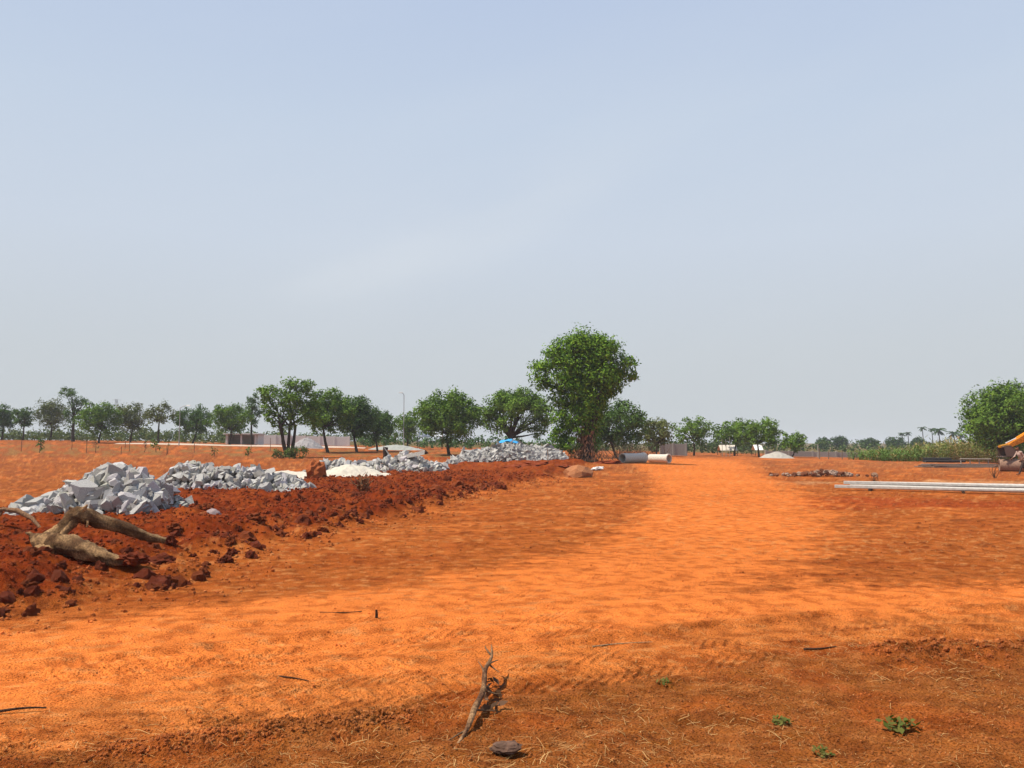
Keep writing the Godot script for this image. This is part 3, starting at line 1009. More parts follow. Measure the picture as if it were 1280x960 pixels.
func build_trees() -> void:
	var dense := {"cover": 1.15, "group": "trees along the field edge"}
	# the tall tree
	var L := []
	for q in [[0.0, 8.5, 0.2, 1.9], [-1.5, 8.2, 0.3, 1.35], [1.6, 8.3, 0.2, 1.45], [0.6, 9.1, -0.4, 1.25], [2.6, 7.5, 0.1, 1.15], [2.9, 6.9, -0.4, 0.8], [-2.75, 7.45, 0.1, 0.9], [-2.6, 6.7, 0.3, 0.95], [1.5, 9.0, 0.3, 1.1], [-1.0, 9.2, 0.2, 1.0], [-1.3, 6.9, 0.7, 1.4], [0.9, 7.0, 0.8, 1.5], [2.1, 6.0, -0.2, 0.8], [-1.1, 5.4, 0.6, 1.35], [0.8, 5.5, 0.5, 1.35], [-1.5, 4.3, 0.4, 1.1], [0.2, 4.4, 0.3, 1.2], [1.3, 4.6, 0.0, 0.95], [-1.5, 3.2, 0.5, 1.0], [-1.7, 2.2, 0.5, 0.9], [-1.3, 1.2, 0.6, 0.8], [1.1, 3.3, -0.5, 0.85], [-0.3, 9.3, 0.0, 1.0], [0.9, 2.2, -0.6, 0.7], [0.2, 7.8, -1.2, 1.7], [0.1, 5.8, -1.1, 1.4], [0.3, 3.6, 0.9, 1.0], [-0.5, 2.6, 0.9, 0.8], [1.6, 5.3, 0.3, 1.0], [-0.4, 4.9, 1.0, 1.1], [0.7, 6.3, 1.2, 1.1], [-2.2, 5.7, 0.2, 0.8], [0.9, 1.3, -0.9, 0.7], [-1.9, 1.6, 0.0, 0.7]]:
		L.append([Vector3(q[0] * (1.12 if q[1] > 5.9 else 0.9), q[1] * 0.905, q[2]), q[3] * (1.06 if q[1] > 5.9 else 1.0)])
	var big := tree("tallest tree, mushroom-shaped crown and dry creepers round its trunk", 5.3, 60.0, 9.9, 7.5, {"lobes": L, "low": 0.3, "stems": 3, "trunk": 0.04, "leaf": 0.24, "cover": 1.9, "ca": Color(0.045, 0.115, 0.014), "cb": Color(0.19, 0.31, 0.034)})
	rng.seed = 9
	var g := Geo.new()
	for k in 1700:
		var y := 0.0 + 4.4 * pow(rng.randf(), 1.3)
		var a := rng.randf() * TAU
		var r := rng.randf_range(0.35, 0.95) * (1.0 if y > 0.8 else 1.6)
		var p := Vector3(0.15 + cos(a) * r, y, sin(a) * r)
		var dn := Vector3(rng.randfn() * 0.35, -1, rng.randfn() * 0.35).normalized() * rng.randf_range(0.15, 0.4)
		var sd := Vector3(-sin(a), rng.randfn() * 0.3, cos(a)).normalized() * rng.randf_range(0.03, 0.07)
		g.quad(p - sd * 0.3, p + dn * 0.5 - sd, p + dn, p + dn * 0.5 + sd, Color(0.24, 0.13, 0.07) * rng.randf_range(0.5, 1.7))
	var dead := part("dry_creeper", g, M.straw, big)
	dead.set_meta("label", "brown dead leaves and creepers hanging round the trunk")
	var group := "trees lining the far side of the site"
	# left row, far
	for q in [
		["dark slim tree at the extreme left edge", -77.6, 122, 5.6, 3.9, 12, "d", 0.24, 1.0],
		["slim dark tree, second from the left edge", -73.2, 120, 5.3, 3.1, 9, "d", 0.26, 0.9],
		["thin greyish tree left of the tall leaning one", -72.0, 125, 6.7, 5.4, 14, "o", 0.24, 0.55],
		["round bright-green tree right below the tall leaning one", -57.7, 112, 5.7, 5.4, 15, "g", 0.2, 1.0],
		["brownish thin-leaved tree right of the round bright-green one", -57.1, 120, 6.1, 4.9, 14, "o", 0.2, 0.6],
		["airy grey-green tree with a leafy stem, left of streetlight", -49.4, 112, 5.9, 4.2, 11, "o", 0.42, 0.6],
		["dark green rounded tree just right of the left streetlight", -47.0, 118, 5.7, 5.9, 14, "d", 0.22, 1.0],
		["broad green tree in front of the small white building", -39.4, 112, 6.0, 5.7, 16, "g", 0.24, 1.05],
		["narrow dark tree rising behind the broad green one", -38.9, 120, 8.0, 2.8, 9, "d", 0.3, 0.9],
		["dark green tree touching the multi-stemmed one on its right", -20.2, 88, 7.1, 5.4, 16, "g", 0.26, 1.1],
		["narrow dark upright tree in the left-centre clump", -17.8, 92, 6.6, 4.4, 14, "d", 0.2, 1.1],
		["shorter dark tree at the right end of left-centre clump", -16.1, 96, 5.2, 4.2, 13, "d", 0.22, 1.1],
		["small tree beneath the tall centre-left streetlight", -14.4, 110, 5.2, 4.2, 12, "g", 0.25, 0.9],
		["large round tree left of the spreading one by blue tarpaulin", -6.6, 84, 6.9, 7.0, 20, "g", 0.2, 1.15],
		["low dark tree filling in right behind the tall tree", 10.4, 80, 5.9, 6.6, 17, "d", 0.14, 1.1],
		["small loose tree just above the far concrete pipe", 16.2, 90, 4.5, 4.3, 12, "o", 0.2, 0.85],
		["lone airy round tree right of the concrete pipes", 22.2, 98, 4.9, 5.0, 14, "g", 0.24, 0.8],
		["left one of the two joined trees beside the gravel heap", 28.0, 101, 4.7, 4.9, 14, "g", 0.24, 0.9],
		["right, fuller one of the two joined trees by gravel heap", 28.9, 94, 4.8, 5.2, 15, "g", 0.22, 1.0],
		["small compact tree right of the gravel heap", 34.2, 98, 3.2, 3.6, 12, "g", 0.2, 1.1],
		["huge broad-crowned tree at the right edge behind excavator", 46.0, 74, 7.4, 8.2, 26, "g", 0.08, 1.2],
	]:
		var c: Array = {"g": [GREEN_A, GREEN_B], "d": [DARK_A, DARK_B], "o": [OLIVE_A, OLIVE_B]}[q[6]]
		tree(q[0], q[1], q[2], q[3], q[4], {"count": q[5], "low": q[7], "cover": q[8] * 1.5, "ca": c[0], "cb": c[1], "group": group, "leaf": 0.3, "trunk": 0.022})
	# the tall leaning one with loose tiers
	L = []
	for q in [[-1.5, 7.2, 0.0, 0.85], [-0.4, 6.6, 0.3, 0.95], [0.7, 6.1, 0.0, 0.9], [-0.6, 7.4, -0.2, 0.6], [1.6, 5.7, 0.2, 0.7], [2.4, 5.5, 0.0, 0.5], [0.2, 5.0, 0.0, 0.9], [-0.7, 4.2, 0.2, 0.8], [0.9, 4.2, -0.2, 0.8], [0.0, 3.0, 0.0, 0.8]]:
		L.append([Vector3(q[0], q[1], q[2]), q[3]])
	tree("tall dark leaning tree with loose tiers in left row", -64.6, 118, 8.0, 5.0, {"lobes": L, "low": 0.3, "ca": DARK_A, "cb": DARK_B, "cover": 1.3, "group": group})
	# multi-stemmed tree
	L = []
	for q in [[-2.3, 5.9, 0, 0.85], [-1.3, 5.6, 0.4, 1.0], [-2.0, 4.8, 0.2, 0.8], [0.0, 6.2, 0, 1.1], [0.9, 6.7, 0.2, 0.9], [1.9, 6.5, 0, 0.8], [1.6, 5.6, 0.4, 1.0], [0.4, 5.2, 0.7, 1.1], [-0.7, 4.5, 0.4, 1.0], [0.9, 4.2, 0.3, 1.1], [2.1, 4.5, 0, 1.0], [-1.5, 3.8, 0.2, 0.8], [2.2, 3.5, 0, 0.9], [0.2, 3.3, 0.3, 0.8], [-0.9, 3.0, 0, 0.7]]:
		L.append([Vector3(q[0], q[1], q[2]), q[3]])
	tree("tall multi-stemmed tree with bare lower stems, left of centre", -20.7, 74, 7.2, 6.1, {"lobes": L, "low": 0.28, "stems": 5, "trunk": 0.05, "cover": 1.5, "group": group, "leaf": 0.27})
	# spreading tree behind the farthest heap
	L = []
	for k in 22:
		var a := k * 2.4
		var rr := sqrt((k + 0.5) / 22.0)
		L.append([Vector3(cos(a) * rr * 2.9, 4.6 + 1.5 * (1.0 - rr * rr) + 0.35 * sin(k * 5.0), sin(a) * rr * 2.6), 1.0 + 0.3 * sin(k * 3.1)])
	for q in [[-2.6, 3.4, 0.4, 1.0], [2.5, 3.3, 0, 1.0], [-0.9, 3.5, 1.0, 1.2], [1.2, 3.3, 1.0, 1.1], [-2.9, 4.4, 0.5, 1.1], [2.9, 4.3, 0.5, 1.1], [-1.6, 2.7, 0.6, 0.8], [2.1, 2.5, 0.4, 0.8]]:
		L.append([Vector3(q[0], q[1], q[2]), q[3]])
	tree("broad spreading tree with forked trunk behind blue tarpaulin", 0.5, 82, 7.1, 7.6, {"lobes": L, "low": 0.16, "stems": 2, "trunk": 0.05, "cover": 1.5, "group": group, "leaf": 0.28})

func sapling(label: String, x: float, d: float, h: float, w: float, ca: Color, cb: Color, called := "sapling") -> void:
	rng.seed = hash(label)
	var o := thing(called, label, called, spot(x, d), "young plants on the far left ground")
	var g := Geo.new()
	limb(g, Vector3.ZERO, Vector3(0.05, h * 0.9, 0), 0.035, 0.012, BARK * 1.4, 0.05, 5)
	part("stem", g, M.bark, o)
	var f := Geo.new()
	var L := []
	for k in 5: L.append([Vector3(rng.randf_range(-0.3, 0.3) * w, h * (0.35 + 0.13 * k), rng.randf_range(-0.3, 0.3) * w), w * rng.randf_range(0.22, 0.36)])
	foliage(f, L, 0.22, 0.8, ca, cb)
	part("leaves", f, M.leaf, o)

func scrub(label: String, x0: float, x1: float, d: float, h: float, seed_: int, ca: Color, cb: Color, leaf := 0.5, called := "far_scrub", depth := 6.0) -> void:
	rng.seed = seed_
	var g := Geo.new()
	var L := []
	var x := x0
	while x < x1:
		var hh := h * (0.55 + 0.45 * absf(n_mid.get_noise_2d(x * 0.13 + seed_, 3.0)) * 2.0) * rng.randf_range(0.75, 1.1)
		var dd := d + rng.randf_range(-depth, depth) * 0.5
		var r := hh * rng.randf_range(0.36, 0.5)
		L.append([Vector3(x, ground_at(x, dd) + hh - r, -dd), r])
		L.append([Vector3(x + rng.randfn() * r, ground_at(x, dd) + r * 0.6, -dd + 0.6), r * 0.8])
		x += r * rng.randf_range(0.7, 1.2)
	foliage(g, L, leaf, 0.75, ca, cb)
	var o := part(called, g, M.leaf, self, "stuff")
	tag(o, label, "scrub")

func build_background() -> void:
	var ha := Color(0.040, 0.070, 0.022)
	var hb := Color(0.085, 0.120, 0.038)
	scrub("grey-green scrub belt behind the left row of trees", -125, -24, 165, 3.2, 1, OLIVE_A, OLIVE_B, 0.7)
	scrub("green bushes beyond the centre trees and blue tarpaulin", -24, 14, 128, 3.0, 2, Color(0.045, 0.10, 0.03), Color(0.09, 0.16, 0.05), 0.5)
	scrub("dark bushes beyond the concrete pipes and loose trees", 13, 40, 135, 3.4, 3, ha, hb, 0.5)
	scrub("hazy tree belt far beyond the fence posts on the right", 36, 130, 190, 3.1, 4, ha, hb, 0.8)
	scrub("distant belt of woodland beyond the left field", -230, -20, 320, 5.0, 5, ha, hb, 1.4)
	scrub("distant belt of woodland beyond the right field", 0, 240, 340, 3.2, 6, ha, hb, 1.4)
	scrub("dark understory bushes between the left row's trunks", -112, -30, 138, 2.1, 7, DARK_A, OLIVE_B, 0.45)
	scrub("low grassy brush at the foot of the left row", -98, -46, 124, 0.9, 8, OLIVE_A, OLIVE_B, 0.35, "low_brush", 3.0)
	# rounded far trees
	for q in [["leftmost small dome tree on the hazy right skyline", 90.0, 232, 4.0, 4.4], ["second dome tree from left on the hazy right skyline", 96.5, 236, 4.4, 4.8], ["third dome tree on the hazy right skyline", 104.0, 234, 3.7, 5.0], ["fourth dome tree on the hazy right skyline, beyond crop", 113.0, 236, 4.0, 6.0], ["rightmost dome tree on the hazy right skyline", 119.5, 236, 4.0, 4.4]]:
		tree(q[0], q[1], q[2], q[3], q[4], {"count": 16, "low": 0.05, "cover": 1.8, "leaf": 0.5, "ca": DARK_A * 0.8, "cb": DARK_A, "group": "dome trees on the right skyline"})
	# palms
	for q in [["tallest palm above the dry crop", 139.5, 262, 6.1, 1.0], ["palm just right of the tallest palm", 145.5, 264, 5.2, 1.0], ["low palm beside the huge right-hand tree", 149.0, 266, 4.4, 0.8], ["thin palm standing farther left of the tallest", 169.0, 330, 8.0, 0.8], ["faint far palm between thin palm and tallest palm", 172.9, 330, 7.4, 0.7], ["first of the two faint far palms left of others", 158.0, 325, 5.6, 0.7], ["second of the two faint far palms left of others", 160.5, 325, 5.8, 0.7]]:
		palm(q[0], q[1], q[2], q[3], q[4])
	# young plants on the left
	sapling("small dark leafy sapling near the left edge, before trees", -46.5, 79, 1.5, 0.9, DARK_A, DARK_B)
	sapling("bushy bright sapling at the foot of the airy tree", -36.8, 83, 1.3, 1.1, GREEN_A, GREEN_B)
	sapling("dry reddish sapling left of the bushy bright one", -38.0, 83, 1.0, 0.5, Color(0.10, 0.05, 0.03), Color(0.16, 0.09, 0.04))
	sapling("dry brown sapling in front of the round bright-green tree", -42.0, 81, 1.2, 0.6, Color(0.11, 0.06, 0.03), Color(0.14, 0.09, 0.04))
	sapling("thin yellowish sapling near left streetlight foot", -34.3, 80, 1.4, 0.5, OLIVE_A, OLIVE_B)
	sapling("pair-stemmed low plant before the small white building", -27.8, 75, 0.9, 0.7, OLIVE_A, OLIVE_B)
	sapling("small green plant left of the multi-stemmed tree", -25.0, 76, 0.8, 0.7, GREEN_A, OLIVE_B)
	sapling("low green bush at the multi-stemmed tree's foot", -19.2, 71, 0.8, 2.0, GREEN_A, OLIVE_B, "bush")
	sapling("small olive bush right beside the multi-stemmed tree's stems", -20.6, 71.5, 0.5, 1.4, OLIVE_A, OLIVE_B, "bush")
	# dark stump with pale stones near the left-centre clump
	var o := thing("tree_stump", "dark upright stump standing behind the long stone heap", "stump", spot(-11.2, 71.0))
	var g := Geo.new()
	g.tube([Vector3(0, -0.1, 0), Vector3(0.02, 0.35, 0), Vector3(-0.03, 0.75, 0), Vector3(0.03, 1.1, 0)], [0.30, 0.22, 0.2, 0.24], 9, Color(0.07, 0.04, 0.03))
	part("trunk", g, M.bark, o)
	# streetlights
	streetlight("white streetlight with arm among the left row of trees", -44.0, 106.0, 5.0, 0.9)
	streetlight("tall thin streetlight above the small centre-left tree", -14.6, 108.0, 7.3, -0.35)
	pylon("faint lattice pylon above the round bright-green tree", -198, 400, 21)
	pylon("second faint lattice pylon above the brownish tree", -196, 420, 20)
	# white wall and building
	wall("long white compound wall behind the left trees", -46.5, -27.0, 133.0, 1.5, Color(0.74, 0.74, 0.71), 2.6)
	wall("low grey wall behind the small compact tree on right", 33.5, 49.0, 106.0, 0.62, Color(0.38, 0.36, 0.33), 3.1)
	wall("short grey wall piece beyond the far concrete pipe", 17.6, 20.6, 95.0, 1.35, Color(0.36, 0.35, 0.32), 1.5)
	building()
	heap("gravel_heap", "pale gravel heap between the joined trees and compact tree", 29.8, 90.5, 4.0, 3.0, 0.75, Color(0.44, 0.41, 0.36), 21)
	heap("gravel_heap", "grey gravel heap behind the multi-stemmed tree", -26.6, 104, 4.6, 3.4, 1.4, Color(0.34, 0.32, 0.32), 22)
	heap("gravel_heap", "wide pale gravel heap below the centre-left streetlight", -14.8, 103, 7.6, 4.0, 0.7, Color(0.36, 0.37, 0.34), 23)
	heap("sand_strip", "long pale strip of sand before the white compound wall", -37.0, 110, 34.0, 3.0, 0.22, Color(0.55, 0.45, 0.36), 24, [0.5, 1.0, 0.8, 0.9, 1.0, 0.6])
	# pale canvas shelters
	shelter("pale canvas shelter behind the two joined trees", 27.9, 104, 2.2, 1.0, Color(0.60, 0.55, 0.48))
	shelter("small white-roofed shelter right of the pale canvas one", 33.0, 108, 1.1, 1.1, Color(0.7, 0.7, 0.68))
	shelter("pale shed roof glimpsed behind the large round tree", -11.4, 112, 3.4, 2.1, Color(0.5, 0.54, 0.56))
	# slim poles and fence posts
	for q in [["leftmost slim pole before the joined trees", 24.6, 2.1], ["middle slim pole before the joined trees", 25.05, 1.9], ["rightmost slim pole before the joined trees", 25.5, 2.3]]:
		post(q[0], q[1], 94.0, q[2], 0.035, Color(0.45, 0.42, 0.36), "slim poles before the joined trees", "slim_pole")
	rng.seed = 4
	for k in 14:
		post("thin wooden post in the fence left of dry crop", 33.5 + k * 1.15, 87.5 + 0.5 * sin(k * 2.0), rng.randf_range(0.7, 1.2), 0.05, Color(0.33, 0.25, 0.18), "thin fence posts left of the dry crop", "fence_post")
	post("tall pale post behind the fence posts", 41.0, 88.5, 2.0, 0.05, Color(0.6, 0.58, 0.52), "", "fence_post")
	post("tall pale post near the small compact tree", 36.2, 95.0, 1.6, 0.06, Color(0.6, 0.58, 0.52), "", "fence_post")
	rng.seed = 14
	for k in 12:
		post("thin dry stake standing on the far left ground", -50.0 + k * 2.6 + rng.randfn() * 0.8, rng.randf_range(76.0, 92.0), rng.randf_range(0.7, 1.6), 0.03, Color(0.24, 0.13, 0.075), "thin dry stakes on the far left ground", "dry_stake")
	crop()

func post(label: String, x: float, d: float, h: float, r: float, col: Color, group: String, called: String) -> void:
	var g := Geo.new()
	g.tube([Vector3(0, -0.15, 0), Vector3(0.02, h * 0.5, 0), Vector3(0, h, 0)], [r, r * 0.95, r * 0.85], 6, col)
	var o := part(called, g, M.bark, self)
	o.position = spot(x, d)
	tag(o, label, "post", group)

func palm(label: String, x: float, d: float, h: float, s: float) -> void:
	rng.seed = hash(label)
	var o := thing("palm_tree", label, "palm", spot(x, d), "far palms on the right skyline")
	var g := Geo.new()
	g.tube([Vector3(0, -0.2, 0), Vector3(0.2, h * 0.5, 0), Vector3(0, h, 0)], [0.25, 0.17, 0.14], 7, Color(0.12, 0.10, 0.08))
	part("trunk", g, M.bark, o)
	for k in 24:
		var a := k * 2.39996
		var lift := rng.randf_range(-0.4, 1.1)
		var out := Vector3(cos(a), 0, sin(a))
		var f := Geo.new()
		var p := Vector3(0, h, 0)
		var dir := (out + Vector3.UP * lift).normalized()
		for j in 6:
			var q := p + dir * 0.42 * s
			var side := dir.cross(Vector3.UP).normalized() * (0.42 - absf(j - 2.0) * 0.07) * s
			var droop := Vector3(0, -0.18 * s, 0)
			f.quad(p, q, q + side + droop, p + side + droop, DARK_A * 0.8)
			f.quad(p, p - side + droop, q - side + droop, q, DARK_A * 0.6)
			p = q
			dir = (dir + Vector3(0, -0.22, 0)).normalized()
		part("frond", f, M.leaf, o)

func streetlight(label: String, x: float, d: float, h: float, arm: float) -> void:
	var o := thing("streetlight", label, "streetlight", spot(x, d), "streetlights of the new layout")
	var col := Color(0.34, 0.35, 0.36)
	var g := Geo.new()
	g.tube([Vector3(0, -0.2, 0), Vector3(0, h * 0.5, 0), Vector3(0, h, 0)], [0.07, 0.055, 0.04], 8, col)
	part("pole", g, M.steel, o)
	g = Geo.new()
	g.tube([Vector3(0, h - 0.05, 0), Vector3(arm * 0.5, h + 0.22, 0), Vector3(arm, h + 0.3, 0)], [0.045, 0.04, 0.035], 6, col)
	part("arm", g, M.steel, o)
	g = Geo.new()
	g.box(Vector3(arm * 1.25, h + 0.3, 0), Vector3(0.55, 0.1, 0.22), Color(0.6, 0.6, 0.6), Basis.IDENTITY, 0.04)
	part("lamp_head", g, M.steel, o)

func pylon(label: String, x: float, d: float, h: float) -> void:
	var o := thing("lattice_pylon", label, "pylon", spot(x, d), "faint pylons on the left skyline")
	var g := Geo.new()
	var col := Color(0.3, 0.3, 0.32)
	var corner := func(k: int, y: float) -> Vector3:
		var r := lerpf(1.6, 0.35, y / h)
		return Vector3(r if k % 2 else -r, y, r if k / 2 else -r)
	for k in 4: g.tube([corner.call(k, -0.5), corner.call(k, h)], [0.12, 0.09], 4, col)
	for j in 9:
		for e in [[0, 1], [1, 3], [3, 2], [2, 0]]:
			g.tube([corner.call(e[0], h * j / 9.0), corner.call(e[1], h * (j + 1) / 9.0)], [0.06, 0.06], 3, col)
	part("mast", g, M.steel, o)
	for j in 3:
		g = Geo.new()
		var y := h * (0.98 - 0.12 * j)
		g.tube([Vector3(-2.2, y, 0), Vector3(0, y + 0.3, 0), Vector3(2.2, y, 0)], [0.07, 0.1, 0.07], 4, col)
		part("crossarm", g, M.steel, o)

func wall(label: String, x0: float, x1: float, d: float, h: float, col: Color, bay: float) -> void:
	var o := thing("boundary_wall", label, "wall", spot((x0 + x1) / 2, d), "boundary walls")
	var count := int(round((x1 - x0) / bay))
	for k in count + 1:
		var x := lerpf(x0, x1, float(k) / count)
		var y := ground_at(x, d)
		var g := Geo.new()
		g.box(Vector3(x, y + h * 0.5, -d) - o.position, Vector3(0.24, h + 0.3, 0.24), col * 0.95, Basis.IDENTITY, 0.02)
		part("post", g, M.concrete, o)
		if k < count:
			var xn := lerpf(x0, x1, float(k + 1) / count)
			g = Geo.new()
			var w := (xn - x0) * 0.0 + bay * (x1 - x0) / (count * bay) - 0.24
			g.box(Vector3((x + xn) / 2, (y + ground_at(xn, d)) / 2 + h * 0.5 - 0.03, -d) - o.position, Vector3(w, h + 0.15, 0.13), col * (0.94 + 0.06 * sin(k * 3.7)), Basis.IDENTITY, 0.01)
			part("panel", g, M.concrete, o)

func building() -> void:
	var x := -42.0
	var d := 126.0
	var o := thing("small_building", "small white open-fronted building behind the broad green tree", "building", spot(x, d))
	var white := Color(0.68, 0.68, 0.65)
	var g := Geo.new()
	g.box(Vector3(0, 0.7, -1.5), Vector3(5.0, 1.6, 0.2), white)
	g.box(Vector3(-2.4, 0.7, 0), Vector3(0.2, 1.6, 2.8), white)
	g.box(Vector3(2.4, 0.7, 0), Vector3(0.2, 1.6, 2.8), white)
	part("walls", g, M.concrete, o)
	g = Geo.new()
	g.box(Vector3(0, 1.62, 0.1), Vector3(5.5, 0.18, 3.6), white, Basis.IDENTITY, 0.02)
	part("roof", g, M.concrete, o)
	for k in 3:
		g = Geo.new()
		g.box(Vector3(-2.2 + k * 2.2, 0.7, 1.55), Vector3(0.26, 1.62, 0.26), white, Basis.IDENTITY, 0.02)
		part("pillar", g, M.concrete, o)

func shelter(label: String, x: float, d: float, w: float, h: float, col: Color) -> void:
	var o := thing("canvas_shelter", label, "shelter", spot(x, d), "pale shelters beyond the trees")
	var g := Geo.new()
	var r := h + 0.35
	var z := 0.9
	for s in [0.0, -0.03]:
		g.quad(Vector3(-w / 2, h + s - 0.35, z), Vector3(w / 2, h + s - 0.35, z), Vector3(w / 2, r + s, 0), Vector3(-w / 2, r + s, 0), col)
		g.quad(Vector3(w / 2, h + s - 0.35, -z), Vector3(-w / 2, h + s - 0.35, -z), Vector3(-w / 2, r + s, 0), Vector3(w / 2, r + s, 0), col)
	part("sheet", g, M.cloth, o)
	for sx in [-1, 1]:
		for sz in [-1, 1]:
			g = Geo.new()
			g.tube([Vector3(sx * (w / 2 - 0.05), -0.1, sz * (z - 0.05)), Vector3(sx * (w / 2 - 0.05), h - 0.36, sz * (z - 0.05))], [0.04, 0.04], 5, BARK)
			part("pole", g, M.bark, o)

func crop() -> void:
	rng.seed = 66
	var g := Geo.new()
	var tones := [Color(0.22, 0.22, 0.075), Color(0.33, 0.28, 0.12), Color(0.14, 0.19, 0.05), Color(0.27, 0.18, 0.08), Color(0.09, 0.15, 0.035)]
	for k in 1500:
		var x := 36.0 + 16.5 * rng.randf()
		var d := 78.0 + rng.randf() * 9.0
		var y := ground_at(x, d)
		var green := clampf((44.0 - x) / 6.0, 0, 1)
		var h := (rng.randf_range(1.0, 2.0) + 0.7 * (1.0 - green) * rng.randf()) * lerpf(1.0, 0.55, clampf((46.0 - x) / 8.0, 0, 1))
		var col: Color = tones[rng.randi() % 4] if rng.randf() > green * 0.8 else tones[4] * 1.2
		var p := Vector3(x, y, -d)
		var lean := Vector3(rng.randfn() * 0.12, 1, rng.randfn() * 0.12) * h
		var sd := Vector3(0.02, 0, 0)
		g.quad(p - sd, p + sd, p + lean + sd * 0.4, p + lean - sd * 0.4, col * 1.3)
		for j in 7:
			var q := p + lean * rng.randf_range(0.2, 1.0)
			var a := rng.randf() * TAU
			var out := Vector3(cos(a), rng.randf_range(-0.4, 0.9), sin(a)) * rng.randf_range(0.25, 0.6)
			var wd := Vector3(-sin(a), 0.2, cos(a)) * 0.045
			var cc := col * rng.randf_range(0.7, 1.35)
			g.quad(q, q + out * 0.5 - wd, q + out, q + out * 0.5 + wd, cc)
	var o := part("dry_crop", g, M.leaf, self, "stuff")
	tag(o, "stand of tall dry yellow-green crop left of the huge tree", "crop")

# ---------------------------------------------------------------- right side
func build_right_things() -> void:
	rng.seed = 88
	# concrete poles lying in a stack
	var col := Color(0.50, 0.485, 0.45)
	var a := Vector3(12.1, 0, -30.2)
	var b := Vector3(19.8, 0, -26.2)
	var ahead := (b - a).normalized()
	var side := Vector3(-ahead.z, 0, ahead.x)
	for q in [["front pale concrete pole of the lying stack", 0.0, 0.11, 0.0], ["rear pale concrete pole at the bottom of the stack", -0.42, 0.11, 0.5], ["pale concrete pole lying on top of the stack", -0.22, 0.245, 0.3]]:
		var f: Vector3 = a + side * q[1] + ahead * q[3]
		var y := ground_at(f.x, -f.z)
		var e: Vector3 = f + ahead * 8.6
		var o := thing("concrete_pole", q[0], "pole", Vector3(f.x, y + q[2] + 0.05, f.z), "pale concrete poles lying stacked")
		var g := Geo.new()
		var t := Basis(ahead, Vector3.UP, -side)
		var dy: float = ground_at(e.x, -e.z) - y
		var pl := [Plane(Vector3.LEFT, 0.0), Plane(Vector3.RIGHT, 8.6)]
		for nv in [Vector3(-0.004, 1, 0), Vector3(-0.004, -1, 0), Vector3(-0.004, 0, 1), Vector3(-0.004, 0, -1)]:
			pl.append(Plane(nv.normalized(), 0.055))
		for nv in [Vector3(0, 1, 1), Vector3(0, -1, 1), Vector3(0, 1, -1), Vector3(0, -1, -1)]:
			pl.append(Plane(nv.normalized(), 0.072))
		g.convex(pl, Transform3D(Basis((ahead * 8.6 + Vector3(0, dy, 0)).normalized(), Vector3.UP, -side), Vector3.ZERO), col * rng.randf_range(0.94, 1.06))
		part("shaft", g, M.concrete, o)
	for k in 3:
		var f := a + ahead * (1.2 + 3.0 * k) - side * 0.36
		var g := Geo.new()
		g.tube([Vector3(0, 0, 0) + side * 0.6, Vector3(0, 0, 0) - side * 0.6], [0.05, 0.05], 8, Color(0.12, 0.07, 0.04))
		var o := part("wooden_bearer", g, M.bark, self)
		o.position = Vector3(f.x, ground_at(f.x, -f.z) + 0.045, f.z)
		tag(o, "rough timber bearer under the stack of pale poles", "timber", "timber bearers under the pale poles")
	# rubble of dug-up earth
	var r := thing("rubble_heap", "low heap of brown clods and pinkish debris, right of road", "rubble heap", spot(16.6, 43.0))
	for k in 90:
		var u := rng.randfn() * 1.15
		var w := rng.randfn() * 0.4
		var s := rng.randf_range(0.12, 0.36)
		var m: StandardMaterial3D = M.clod.duplicate() if k < 4 else null
		var tone: Color = [Color(0.20, 0.07, 0.035), Color(0.42, 0.26, 0.17), Color(0.30, 0.11, 0.05), Color(0.50, 0.36, 0.28)][k % 4]
		if k < 4:
			m.albedo_color = tone.linear_to_srgb()
			r.set_meta("m%d" % k, m)
		piece("clod", clods[k % 9], r, Transform3D(random_turn().scaled(Vector3(1, 0.8, 1) * s), Vector3(u, 0.05 + 0.22 * exp(-u * u) * rng.randf() + s * 0.1, w)), r.get_meta("m%d" % (k % 4)))
	for k in 4: r.remove_meta("m%d" % k)
	# rusty rods
	var o := thing("rod_bundle", "bundle of rusty grey rods on the ground left of excavator", "rod bundle", spot(33.0, 59.0))
	for k in 22:
		var g := Geo.new()
		var yy := 0.05 + 0.085 * (k / 8)
		var zz := -0.8 + 0.2 * (k % 8) + rng.randfn() * 0.05
		var x0 := -2.6 + rng.randfn() * 0.35
		g.tube([Vector3(x0, yy, zz), Vector3(0, yy, zz + rng.randfn() * 0.06), Vector3(2.7 + rng.randfn() * 0.4, yy, zz + rng.randfn() * 0.1)], [0.042, 0.042, 0.042], 6, [Color(0.32, 0.21, 0.16), Color(0.40, 0.33, 0.29), Color(0.27, 0.18, 0.15)][k % 3])
		part("rod", g, M.bark, o)
	# dark pipes by the crop
	o = thing("dark_pipe_bundle", "row of dark pipes lying at the foot of dry crop", "pipe bundle", spot(40.0, 75.5))
	for k in 6:
		var g := Geo.new()
		g.tube([Vector3(-1.4 + rng.randfn() * 0.2, 0.12 + 0.2 * (k / 4), 0.26 * (k % 4)), Vector3(1.4 + rng.randfn() * 0.3, 0.12 + 0.2 * (k / 4), 0.26 * (k % 4) + 0.1)], [0.13, 0.13], 10, Color(0.035, 0.03, 0.03))
		part("pipe", g, M.plain, o)
	# pale rails behind the rods
	o = thing("pale_rail", "thin pale railing behind the rod bundle", "railing", spot(40.3, 70.0))
	for k in 4:
		var g := Geo.new()
		g.tube([Vector3(-1.2 + 0.8 * k, -0.1, 0), Vector3(-1.2 + 0.8 * k, 0.42, 0)], [0.04, 0.04], 6, Color(0.55, 0.5, 0.42))
		part("post", g, M.bark, o)
	var gr := Geo.new()
